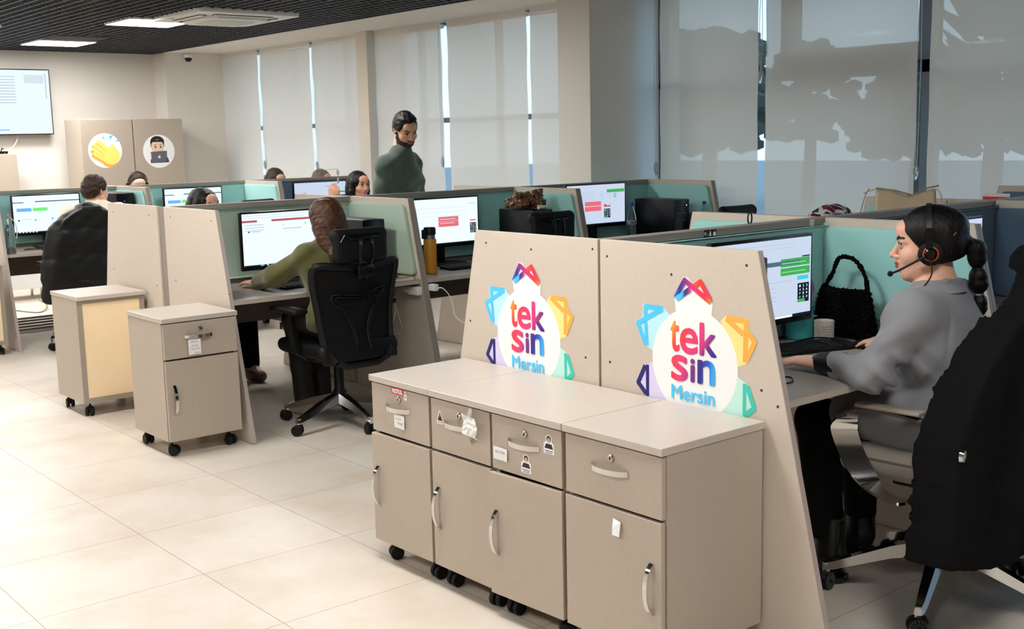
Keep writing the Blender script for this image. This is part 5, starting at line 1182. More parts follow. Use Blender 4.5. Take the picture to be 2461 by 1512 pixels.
def head(S, F, female=True, beard=False, gaze=0, brow=.0045, ears=True):
    """materials: 0 skin 1 lips 2 eye white 3 brow/iris 4 stubble 5 nail 6 blush"""
    q = F.s; R = F.R
    E = lambda c, r, k=.01, op='u', m=0, R2=None: S.ell(F.p(*c), [x * q for x in r], k * q, op, m, R if R2 is None else R @ R2)
    Cn = lambda a, b, ra, rb=None, k=.01, op='u', m=0: S.cone(F.p(*a), F.p(*b), ra * q, (ra if rb is None else rb) * q, k * q, op, m)
    j = .92 if female else 1.06
    E((0, -.012, .035), (.074, .094, .084), .01); E((0, .03, -.03), (.060, .062, .082), .03)
    E((0, .03, -.072), (.046 * j, .05, .036), .025); E((0, .066, -.096), (.022 * j, .020, .017), .02)
    for s in (-1, 1):
        E((s * .037, .056, -.028), (.026, .026, .026), .02); Cn((s * .012, .083, .024), (s * .044, .068, .022), .010, .010, .012)
        Cn((s * .062, .005, -.055), (s * .03, .055, -.09), .014 * j, .012 * j, .02)
    E((0, .070, .055), (.05, .03, .035), .02)
    for s in (-1, 1): E((s * .031, .101, .007), (.019, .017, .013), .010, 's')
    Cn((0, .085, .018), (0, .110, -.022), .0075, .0095, .010); E((0, .113, -.026), (.010, .009, .009), .006)
    for s in (-1, 1): E((s * .0115, .099, -.031), (.0075, .010, .007), .006)
    for s in (-1, 1): E((s * .006, .106, -.0365), (.0035, .005, .003), .002, 's')
    Cn((0, .085, -.052), (0, .088, -.068), .016, .015, .012)
    E((0, .0985, -.0525), (.021, .010, .0055), .003, 'u', 1); E((0, .0965, -.0615), (.018, .010, .0065), .003, 'u', 1); E((0, .111, -.0570), (.022, .008, .0012), .002, 's', 1)
    for s in (-1, 1):
        E((s * .031, .0790, .006), (.0135, .0128, .0125), .0015, 'u', 2)
        E((s * .031 - s * gaze * .0, .0895, .006), (.0055, .0035, .0055), 0, 'p', 3); E((s * .031, .0905, .006), (.0075, .007, .0085), 0, 'p', 3)
        Cn((s * .018, .0885, .0125), (s * .031, .0918, .0165), .0022, .0026, .001, 'u', 3); Cn((s * .031, .0918, .0165), (s * .0455, .080, .0115), .0026, .0014, .001, 'u', 3)
        Cn((s * .018, .086, .020), (s * .045, .078, .019), .004, .003, .004)
        Cn((s * .016, .092, .0275), (s * .034, .0865, .0345), brow, brow, .001, 'u', 3); Cn((s * .034, .0865, .0345), (s * .052, .070, .030), brow, brow * .5, .001, 'u', 3)
        if ears: E((s * .076, -.012, -.004), (.008, .018, .030), .004, 'u', 0, rotm(.2, 0, s * .35)); E((s * .083, -.006, .0), (.005, .009, .018), .003, 's')
    if beard:
        E((0, .055, -.09), (.062, .062, .046), 0, 'p', 4); E((0, .10, -.044), (.032, .02, .008), 0, 'p', 4); E((0, .035, -.082), (.08, .066, .050), 0, 'p', 4)
        for s in (-1, 1): Cn((s * .066, .004, -.03), (s * .05, .04, -.08), .022, .03, 0, 'p', 4)
        E((0, .1, -.0555), (.02, .016, .009), 0, 'p', 1)
    Cn((0, -.022, -.05), (0, -.035, -.16), .050 if female else .058, .053 if female else .064, .025)
def hand(S, w, f, n, side, curl=.25, L=1.0, nail=False, k=.006):
    """w wrist, f forward, n out of the back of the hand, side = towards the thumb"""
    w, f, n, side = [V(x) for x in (w, f, n, side)]; f.normalize(); n = (n - f * n.dot(f)).normalized(); side = (side - f * side.dot(f) - n * side.dot(n)).normalized()
    lens = [.070, .080, .074, .058]; offs = [.029, .010, -.010, -.028]; fw = [.088, .092, .087, .078]
    for i in range(4):
        kn = w + (f * fw[i] + side * offs[i]) * L; S.cone(w + side * offs[i] * .6 * L + f * .005, kn, .017 * L, .0125 * L, .012)
        d = (f + side * offs[i] * 2.2).normalized(); p = kn; r = [.0105, .0092, .0085, .0072]; a = curl * (.7 + .15 * i)
        for j in range(3):
            seg = lens[i] * L * (.45, .31, .24)[j]; d = (Matrix.Rotation(a * (1, 1.2, .8)[j], 3, n.cross(d)) @ d).normalized() if j or curl else d
            p2 = p + d * seg; S.cone(p, p2, r[j] * L, r[j + 1] * L, .004); p = p2
        if nail: S.ell(tuple(p + n * .004 + d * .003), (.0065, .0065, .005), 0, 'p', 5)
    t0 = w + (f * .022 + side * .026) * L; t1 = w + (f * .052 + side * .046 - n * .008) * L; t2 = w + (f * .083 + side * .050 - n * .014) * L; t3 = w + (f * .106 + side * .046 - n * .018) * L
    S.cone(t0, t1, .016 * L, .0125 * L, .01); S.cone(t1, t2, .0115 * L, .0105 * L, .004); S.cone(t2, t3, .0105 * L, .008 * L, .004)
    if nail: S.ell(tuple(t3 + n * .004), (.008, .008, .006), 0, 'p', 5)
SKM = lambda sk: [sk, LIPS, EYEW, BROW, STUB, NAIL, BLUSH]
def torso(S, hip, chest, neck, sl, sr, th, o=0, k=.05, m=0, fem=True):
    """trunk from hip to neck facing th; o = cloth thickness"""
    d = (cos(radians(th)), sin(radians(th)), 0); hip, chest, neck, sl, sr = [V(x) for x in (hip, chest, neck, sl, sr)]
    w = (hip + chest) / 2; f = V(d); rt = V((d[1], -d[0], 0))
    S.cone(hip - rt * .07, hip + rt * .07, .115 + o, .115 + o, k, m=m); S.cone(hip, w, .125 + o, .115 + o, k, m=m, sq=(d, .8))
    S.cone(w, chest, .115 + o, .125 + o, k, m=m, sq=(d, .8)); S.cone(chest - rt * .06, chest + rt * .06, .112 + o, .112 + o, k, m=m, sq=(d, .9))
    for q in (sl, sr): S.cone(chest + (q - chest) * .25 + V((0, 0, .04)), q, .075 + o, .055 + o, k, m=m); S.cone(neck, q, .045 + o, .05 + o, k, m=m)
    S.cone(chest, neck, .09 + o, .052 + o, k, m=m)
    if fem:
        for q in (-1, 1): S.ell(tuple(chest + f * .10 + rt * q * .07 - V((0, 0, .03))), (.06 + o, .055 + o, .055 + o), .04, m=m)
def limb(S, pts, rs, o=0, k=.02, m=0): S.chain(pts, [r + o for r in rs], k, m=m)
def short_hair(F, name, mt, par, h=.004, t=.010, line=.055, slope=.75, side=-.03, back=-.06, extra=None, amp=.003):
    q = F.s; S = SDF([F.c[i] - .16 for i in range(3)], [F.c[i] + .16 for i in range(3)], h)
    S.ell(F.p(0, -.014, .038), [(.074 + t) * q, (.094 + t) * q, (.084 + t) * q], .01, R=F.R); S.ell(F.p(0, -.04, .0), [(.068 + t) * q, (.07 + t) * q, (.075 + t) * q], .02, R=F.R)
    if extra: extra(S)
    def cut(X, Y, Z):
        x, y, z = F.loc(X, Y, Z); a = (line + slope * (z - .05) - y) * .8
        b = np.maximum((z - side - .0) * 1.0, -(y + .0)) ; b = np.where(y > -.005, z - side, z - (side + (back - side) * np.clip((-y - .005) / .07, 0, 1)))
        return np.minimum(a, b)
    S.disp(fuzz(amp, 110, 4)); S.fn(cut, 's', .004)
    def dig(X, Y, Z):
        x, y, z = F.loc(X, Y, Z); return np.sqrt((x / .068) ** 2 + ((y + .012) / .088) ** 2 + ((z - .03) / .078) ** 2) * .07 - .07
    S.fn(dig, 's'); return S.build(name, mt, par)
# ---- the woman in the grey blazer
t = thing('person', 'person in a grey blazer with a banded black ponytail and headset, seated', 'person', (0, 0, 0), 0, 'people at the desks')
HF = Fr((3.47, 2.045, 1.182), 120, -3, 0, 1.0)
hip, chest, neck = (3.475, 1.94, .62), (3.46, 1.985, .87), (3.462, 2.015, 1.03)
sl, el, wl = (3.29, 1.985, .975), (3.175, 2.05, .795), (3.215, 2.275, .797); sr, er, wr = (3.62, 2.03, .975), (3.775, 2.10, .81), (3.745, 2.315, .797)
B = Body(axis(3.0, 3.95, .011, [(3.36, 3.58, .0026), (3.14, 3.28, .003)]), axis(1.75, 2.56, .011, [(1.93, 2.17, .0026), (2.26, 2.47, .003)]), axis(.0, 1.36, .011, [(1.03, 1.31, .0026), (.755, .83, .003)]), .011)
torso(B, hip, chest, neck, sl, sr, 100)
limb(B, [sl, el, wl], [.05, .042, .026]); limb(B, [sr, er, wr], [.05, .042, .026])
for hp, kn, an, tip in (((3.39, 1.97, .60), (3.32, 2.36, .57), (3.345, 2.31, .10), (3.345, 2.43, .04)), ((3.56, 1.97, .60), (3.60, 2.38, .57), (3.63, 2.38, .11), (3.60, 2.50, .04))):
    limb(B, [hp, kn, an], [.085, .055, .038]); B.cone(an, tip, .038, .03, .02)
head(B, HF, True, brow=.006); B.cone(HF.p(0, -.03, -.13), neck, .05, .055, .03)
hand(B, wl, (.05, 1, -.03), (-.1, 0, 1), (1, 0, 0), .12, .95, True); hand(B, wr, (-.2, 1, -.02), (0, 0, 1), (-1, 0, 0), .3, .95, True)
B.build('body', SKM(SKIN_L), t)
# hair with bubbles
S = SDF((3.30, 1.80, .90), (3.70, 2.22, 1.36), .0032)
q = HF.s
S.ell(HF.p(0, -.014, .040), [.086 * q, .107 * q, .094 * q], .01, R=HF.R); S.ell(HF.p(0, -.05, .0), [.078 * q, .068 * q, .085 * q], .02, R=HF.R); S.ell(HF.p(0, -.075, .06), [.05 * q, .05 * q, .05 * q], .02)
def cutf(X, Y, Z):
    x, y, z = HF.loc(X, Y, Z); return np.minimum((.030 + .78 * z - y) * .8, z + .055 + .25 * (y + .05))
S.fn(cutf, 's', .006)
def digh(X, Y, Z):
    x, y, z = HF.loc(X, Y, Z); return np.sqrt((x / .068) ** 2 + ((y + .01) / .088) ** 2 + ((z - .03) / .078) ** 2) * .07 - .07
S.fn(digh, 's')
S.chain([HF.p(0, -.09, .05), (3.515, 1.952, 1.208), (3.53, 1.945, 1.2)], [.03, .017, .016], .012)
S.chain([(3.53, 1.945, 1.2), (3.562, 1.93, 1.17), (3.567, 1.928, 1.135), (3.567, 1.928, 1.112)], [.016, .031, .028, .010], .008)
S.chain([(3.567, 1.928, 1.112), (3.572, 1.925, 1.085), (3.575, 1.924, 1.055), (3.576, 1.922, 1.022)], [.010, .028, .031, .010], .006)
S.chain([(3.576, 1.922, 1.022), (3.58, 1.92, 1.0), (3.58, 1.92, .975), (3.578, 1.92, .935)], [.010, .023, .024, .004], .006)
S.disp(fuzz(.0007, 190, 6)); S.build('hair', H_BLK, t)
MB().lathe([(.0125, -.003), (.014, 0), (.0125, .003)], (3.567, 1.928, 1.112)).lathe([(.0125, -.003), (.014, 0), (.0125, .003)], (3.576, 1.922, 1.022)).build('hair_ties', mat('clear_band', (190, 184, 180), .3), t)
for a, b in ((HF.p(-.075, -.065, .025), HF.p(-.067, -.085, .045)),): MB().tube([a, b], .0022, 6).build('hair_pin', STEEL, t)
# blazer
BLZ = mat('blazer_grey', (132, 133, 138), .85, var=(400, .05), bump=(900, .25), sheen=.2)
S = SDF((3.0, 1.70, .50), (3.95, 2.36, 1.12), .0065)
torso(S, hip, chest, (3.462, 2.01, 1.0), sl, sr, 100, .022)
limb(S, [sl, el], [.062, .053], .006, .03); limb(S, [el, (3.205, 2.20, .800)], [.053, .042], .006, .02); limb(S, [sr, er, (3.752, 2.25, .805)], [.062, .053, .040], .006, .03)
S.cone((3.40, 1.98, .625), (3.335, 2.20, .63), .115, .10, .05); S.cone((3.55, 1.98, .625), (3.585, 2.20, .63), .115, .10, .05); S.rbx((3.475, 1.95, .60), (.185, .16, .085), .05, .05)
# collar
S.chain([(3.40, 2.075, 1.03), (3.395, 2.01, 1.055), (3.43, 1.955, 1.075), (3.50, 1.95, 1.07), (3.535, 2.0, 1.05), (3.53, 2.07, 1.02)], [.012, .014, .014, .014, .013, .012], .012)
def folds(X, Y, Z):
    arm = np.exp(-((X - 3.2) / .09) ** 2)
    w_ = .5 + .5 * np.sin(9 * Y + 11 * Z)
    def crease(u): v = np.sin(u); return np.sign(v) * (1 - (1 - np.abs(v)) ** 2)
    o = arm * np.exp(-(((Z - .80) / .07) ** 2)) * .013 * w_ * crease(62 * (Z + .5 * X - .75 * Y)) + arm * .007 * crease(44 * (Z + .9 * Y + .3 * X)) * np.exp(-((Z - .92) / .06) ** 2)
    o = o + .010 * crease(30 * (Z - .8 * X + .9 * Y)) * np.exp(-((Z - .70) / .10) ** 2) + .005 * np.sin(17 * X + 14 * Z) * np.sin(15 * Y - 17 * Z)
    o = o + .006 * np.exp(-(((X - 3.335 - .25 * (Z - .95)) / .006) ** 2)) * (Y < 2.06) * np.exp(-((Z - .93) / .08) ** 2)
    return o.astype(np.float32)
S.disp(folds); 
HFc = Fr((3.462, 2.02, 1.03), 100); S.cone((3.462, 2.03, .95), HF.p(0, -.02, -.06), .050, .055, .006, 's')
S.fn(lambda X, Y, Z: (Z - .505) + 0 * X + 0 * Y, 's'); S.build('blazer', BLZ, t)
cp = [(a, 3.462 + .083 * cos(a) * 1.05, 2.012 + .078 * sin(a)) for a in np.linspace(radians(140), radians(400), 26)]
MB().ribbon([(x, y, 1.058 - .018 * max(0, sin(a))) for a, x, y in cp], [(cos(a) * .62, sin(a) * .62, -.78) for a, x, y in cp], [.05] * 26, .007).build('collar', BLZ, t, smooth=.8)
S = SDF((3.1, 2.12, .74), (3.33, 2.30, .87), .003); S.cone((3.209, 2.185, .80), (3.215, 2.262, .799), .045, .037, .004); S.cone((3.215, 2.262, .799), (3.216, 2.278, .798), .0, .03, 0); S.build('cuff', mat('cuff_black', (12, 12, 13), .45), t)
TRS = mat('trousers_black', (9, 9, 10), .85, bump=(120, .3), spec=.2)
S = SDF((3.2, 1.8, .05), (3.75, 2.5, .72), .009)
for hp, kn, an in (((3.39, 1.97, .60), (3.32, 2.36, .57), (3.345, 2.32, .14)), ((3.56, 1.97, .60), (3.60, 2.38, .57), (3.63, 2.38, .14))): limb(S, [hp, kn], [.085, .066], .006, .03); limb(S, [kn, (V(kn) + V(an)) / 2, an], [.066, .06, .05], .006, .02)
S.fn(lambda X, Y, Z: (Z - .15) + 0 * X + 0 * Y, 's'); S.build('trousers', TRS, t)
BOOT = mat('boot_black', (14, 14, 14), .25)
for i, (an, tip, rz) in enumerate((((3.345, 2.31, .10), (3.345, 2.45, .045), 0), ((3.63, 2.38, .10), (3.585, 2.52, .045), 0))):
    S = SDF([min(an[j], tip[j]) - .09 for j in (0, 1)] + [-.01], [max(an[j], tip[j]) + .09 for j in (0, 1)] + [.26], .005)
    S.cone((an[0], an[1], .22), an, .052, .055, .01); S.cone((an[0], an[1], .07), tip, .052, .042, .02); S.cone((an[0], an[1] - .01, .018), (tip[0], tip[1] + .005, .018), .056, .05, .004, sq=((0, 0, 1), .5))
    S.fn(lambda X, Y, Z: Z - .002 + 0 * X + 0 * Y, 's'); S.build('boot', BOOT, t)
t = thing('headset', 'black call-centre headset with a boom microphone worn by the woman in the grey blazer', 'headset', (0, 0, 0))
q = 1.0
bandp = [HF.p(.094 * sin(a) * (1 if abs(a) < 1.6 else 1), -.005, .038 + .098 * cos(a)) for a in np.linspace(-1.75, 1.2, 22)]
MB().ribbon(bandp, HF.R @ V((0, 1, 0)), .017, .006).build('headband', mat('headset_black', (26, 26, 28), .4), t)
lf = HF.R @ V((-1, 0, 0)); Mx = Matrix.Translation(HF.p(-.080, -.008, -.018)) @ lf.to_track_quat('Z', 'Y').to_matrix().to_4x4()
MB().lathe([(.036, -.006), (.040, .002), (.038, .014), (.030, .018), (.0001, .018)], n=28).xf(Mx).build('ear_cushion', BLKM, t)
MB().lathe([(.0001, .034), (.014, .034), (.019, .030), (.021, .018)], n=24).xf(Mx).build('speaker_shell', BLKG, t)
MB().tube([(.0225 * cos(a), .0225 * sin(a), .0195) for a in np.linspace(0, 2 * pi, 24)[:-1]], .0022, 6, closed=True).xf(Mx).build('orange_ring', mat('ring_orange', (224, 92, 52), .4), t)
MB().ribbon([HF.p(-.098, -.005, -.02), HF.p(-.103, -.005, .02), HF.p(-.099, -.005, .065)], HF.R @ V((0, 1, 0)), .022, .009).build('headband_slider', BLKG, t)
MB().tube(smooth_path([HF.p(-.108, -.004, -.022), HF.p(-.104, .03, -.036), HF.p(-.085, .085, -.066), HF.p(-.074, .112, -.078)]), .0036, 8).ball(HF.p(-.073, .118, -.080), .0098, 10).build('microphone_boom', BLK, t)
MB().tube(smooth_path([HF.p(-.104, -.008, -.04), HF.p(-.112, -.006, -.09), (3.355, 2.02, 1.035), (3.345, 2.09, 1.0), (3.35, 2.15, .93)]), .0024, 6).build('cable', BLK, t)

# ---- the woman in the green jumper (from behind)
t = thing('person', 'person with long brown hair in an olive green jumper reaching across the desk', 'person', (0, 0, 0), 0, 'people at the desks')
GF = Fr((3.345, 5.63, 1.125), 88, -10, 0, .97)
hip, chest, neck = (3.33, 5.50, .60), (3.335, 5.56, .84), (3.34, 5.60, .985); sl, el, wl = (3.185, 5.58, .945), (3.095, 5.78, .83), (3.09, 6.00, .775); sr, er, wr = (3.49, 5.58, .945), (3.56, 5.70, .78), (3.46, 5.88, .775)
B = Body(axis(2.9, 3.75, .012, [(3.26, 3.43, .0045), (3.04, 3.15, .004)]), axis(5.3, 6.16, .012, [(5.53, 5.76, .0045), (5.98, 6.14, .004)]), axis(0, 1.30, .012, [(1.0, 1.26, .0045), (.74, .80, .004)]), .012)
torso(B, hip, chest, neck, sl, sr, 90); limb(B, [sl, el, wl], [.048, .04, .025]); limb(B, [sr, er, wr], [.048, .04, .025])
GL = (((3.26, 5.5, .57), (3.27, 5.90, .55), (3.275, 5.83, .10), (3.27, 5.95, .04)), ((3.42, 5.5, .57), (3.44, 5.92, .55), (3.42, 5.90, .10), (3.42, 6.03, .04)))
for hp, kn, an, tip in GL: limb(B, [hp, kn, an], [.085, .055, .038]); B.cone(an, tip, .036, .03, .02)
head(B, GF, True); B.cone(GF.p(0, -.03, -.12), neck, .05, .055, .03)
hand(B, wl, (-.1, 1, -.03), (0, 0, 1), (1, 0, 0), .15, .95); hand(B, wr, (0, 1, 0), (0, 0, 1), (-1, 0, 0), .25, .95); B.build('body', SKM(SKIN_L), t)
JMP = mat('jumper_olive', (84, 82, 36), .9, var=(260, .08, (1, 1, .3)), bump=(500, .4, (1, 1, .4)), sheen=.3)
S = SDF((2.95, 5.32, .52), (3.75, 6.05, 1.05), .007); torso(S, hip, chest, neck, sl, sr, 90, .012); limb(S, [sl, el, wl], [.056, .052, .034], .008, .03); limb(S, [sr, er, wr], [.056, .05, .034], .008, .03)
S.disp(lambda X, Y, Z: (.004 * np.sin(60 * (Z + .5 * Y - .5 * X)) * np.exp(-((X - 3.11) / .09) ** 2) + .0025 * np.sin(33 * X - 40 * Z) * np.sin(30 * Y + 9 * Z)).astype(np.float32))
S.cone((3.34, 5.6, .96), GF.p(0, -.02, -.07), .053, .055, .005, 's'); S.fn(lambda X, Y, Z: np.maximum(Z - .54 + 0 * X, -9) + 0 * Y, 's'); S.fn(lambda X, Y, Z: np.where(X < 3.3, 5.985 - Y, 5.87 - Y) + 0 * Z, 's'); S.build('jumper', JMP, t)
BTR = mat('trousers_brown', (26, 22, 20), .7, bump=(60, .4))
S = SDF((3.0, 5.3, .0), (3.65, 6.1, .70), .009)
for hp, kn, an, tip in GL: limb(S, [hp, kn], [.095, .07], .006, .03); limb(S, [kn, (V(kn) + V(an)) / 2 - V((0, 0, .04)), V(an) - V((0, 0, .02))], [.064, .052, .058], .004, .02)
S.fn(lambda X, Y, Z: (Z - .075) + 0 * X + 0 * Y, 's'); S.build('trousers', BTR, t)
for hp, kn, an, tip in GL:
    S = SDF((tip[0] - .08, an[1] - .09, -.01), (tip[0] + .08, tip[1] + .08, .12), .006); S.cone((an[0], an[1] - .02, .045), (tip[0], tip[1], .035), .042, .036, .02); S.fn(lambda X, Y, Z: Z - .002 + 0 * X + 0 * Y, 's'); S.build('shoe', mat('shoe_pale', (196, 184, 176), .6), t)
S = SDF((3.2, 5.42, .84), (3.5, 5.8, 1.29), .0042); q = GF.s
S.ell(GF.p(0, -.014, .040), [.095 * q, .110 * q, .098 * q], .01, R=GF.R); S.ell(GF.p(0, -.04, -.04), [.104 * q, .082 * q, .13 * q], .03, R=GF.R)
S.ell(GF.p(-.005, -.07, -.13), (.102 * q, .055 * q, .15 * q), .03, R=GF.R); S.chain([GF.p(-.01, -.075, -.05), GF.p(-.015, -.09, -.14), (3.325, 5.455, .93), (3.31, 5.445, .865)], [.08, .07, .06, .015], .03, sq=((0, 1, 0), .55)); S.chain([GF.p(-.045, -.06, -.06), GF.p(-.05, -.08, -.14), (3.29, 5.475, .90)], [.045, .036, .006], .02); S.chain([GF.p(.045, -.06, -.06), GF.p(.055, -.07, -.15), (3.40, 5.475, .915)], [.045, .036, .006], .02)
def cutg(X, Y, Z):
    x, y, z = GF.loc(X, Y, Z); return (.035 + .6 * z - y) * .8
S.fn(cutg, 's', .005); S.cone(GF.p(0, .01, -.02), GF.p(0, -.0, -.1), .066, .05, .004, 's'); S.disp(fuzz(.002, 120, 3)); S.build('hair', H_BRN, t)

# ---- the standing man
t = thing('person', 'person with a dark beard in a dark green sweatshirt, standing and looking down', 'person', (0, 0, 0), 0, 'people at the desks')
MF = Fr((5.24, 7.56, 1.642), -98, -27, 6, 1.08); th = -66
hip, chest, neck = (5.24, 7.66, .96), (5.235, 7.645, 1.28), (5.232, 7.615, 1.462)
fx, fy = cos(radians(th)), sin(radians(th)); rt = V((fy, -fx, 0))
sr = V(chest) + rt * .18 + V((-.01, -.0, .085)); sl = V(chest) - rt * .16 + V((0, 0, .09))
er, wr = sr + V((-.04, .03, -.30)), sr + V((-.02, -.06, -.55)); el, wl = sl + V((.06, .02, -.29)), sl + V((.12, -.10, -.52))
B = Body(axis(4.75, 5.75, .014, [(5.13, 5.34, .0048)]), axis(7.2, 8.05, .014, [(7.45, 7.70, .0048)]), axis(0, 1.82, .014, [(1.5, 1.79, .0048), (.62, .86, .007)]), .014)
torso(B, hip, chest, neck, sl, sr, th, .01, fem=False); limb(B, [sr, er, wr], [.055, .045, .028]); limb(B, [sl, el, wl], [.055, .045, .028])
ML = ((V(hip) + rt * .09, V(hip) + rt * .1 + V((.03, -.04, -.44)), V(hip) + rt * .11 + V((0, 0, -.87))), (V(hip) - rt * .09, V(hip) - rt * .1 + V((.0, -.0, -.44)), V(hip) - rt * .1 + V((-.03, .05, -.87))))
for a, b, c in ML: limb(B, [a, b, c], [.09, .06, .042]); B.cone(c, c + V((fx * .14, fy * .14, -.05)), .04, .03, .02)
head(B, MF, False, True, brow=.0056); B.cone(MF.p(0, -.03, -.12), neck, .06, .065, .03)
hand(B, wr, (0, -.1, -1), rt, (fx, fy, 0), .3); hand(B, wl, (.1, -.2, -1), -rt, (fx, fy, 0), .3); B.build('body', SKM(SKIN_T), t)
SWT = mat('sweat_green', (66, 82, 72), .9, bump=(200, .3), sheen=.25)
S = SDF((4.75, 7.25, .84), (5.75, 8.05, 1.58), .009); torso(S, hip, chest, neck, sl, sr, th, .022, fem=False); limb(S, [sr, er, wr], [.06, .058, .045], .010, .06); limb(S, [sl, el, wl], [.06, .058, .045], .010, .06)
for q_, e_ in ((sl, el), (sr, er)): S.cone(V(neck) - V((0, 0, .055)), V(q_) - V((0, 0, .015)), .056, .064, .05); S.cone(V(neck) - V((0, 0, .14)), q_ + (e_ - q_) * .6, .075, .070, .08)
S.disp(lambda X, Y, Z: (.006 * np.sin(34 * (Z + .8 * X - .5 * Y)) * np.exp(-((Z - 1.2) / .2) ** 2) + .004 * np.sin(47 * (Z - .6 * X))).astype(np.float32))
S.cone(V(neck) - V((0, 0, .03)), V(neck) + V((-.0, -.0, -.018)), .080, .074, .02); S.cone(V(neck) - V((0, 0, .06)), MF.p(0, -.03, -.08), .060, .064, .004, 's'); S.fn(lambda X, Y, Z: Z - .88 + 0 * X + 0 * Y, 's'); S.build('sweatshirt', SWT, t)
S = SDF((4.85, 7.3, .04), (5.65, 8.0, 1.02), .012)
for a, b, c in ML: limb(S, [a, b, c], [.105, .08, .062], .008, .03)
S.cone(hip, V(hip) + V((0, 0, .03)), .14, .14, .04); S.fn(lambda X, Y, Z: Z - .06 + 0 * X + 0 * Y, 's'); S.build('trousers', TRS, t)
for a, b, c in ML:
    p = c + V((fx * .14, fy * .14, 0)); S = SDF([min(c[j], p[j]) - .08 for j in (0, 1)] + [-.01], [max(c[j], p[j]) + .08 for j in (0, 1)] + [.14], .007); S.cone((c.x, c.y, .05), (p.x, p.y, .04), .05, .04, .02); S.fn(lambda X, Y, Z: Z - .002 + 0 * X + 0 * Y, 's'); S.build('shoe', BOOT, t)
short_hair(MF, 'hair', H_BLK, t, .0045, .010, .062, .55, .005, -.055, lambda S: S.ell(MF.p(0, .045, .105), (.06, .045, .014), .02, R=MF.R), .0025)

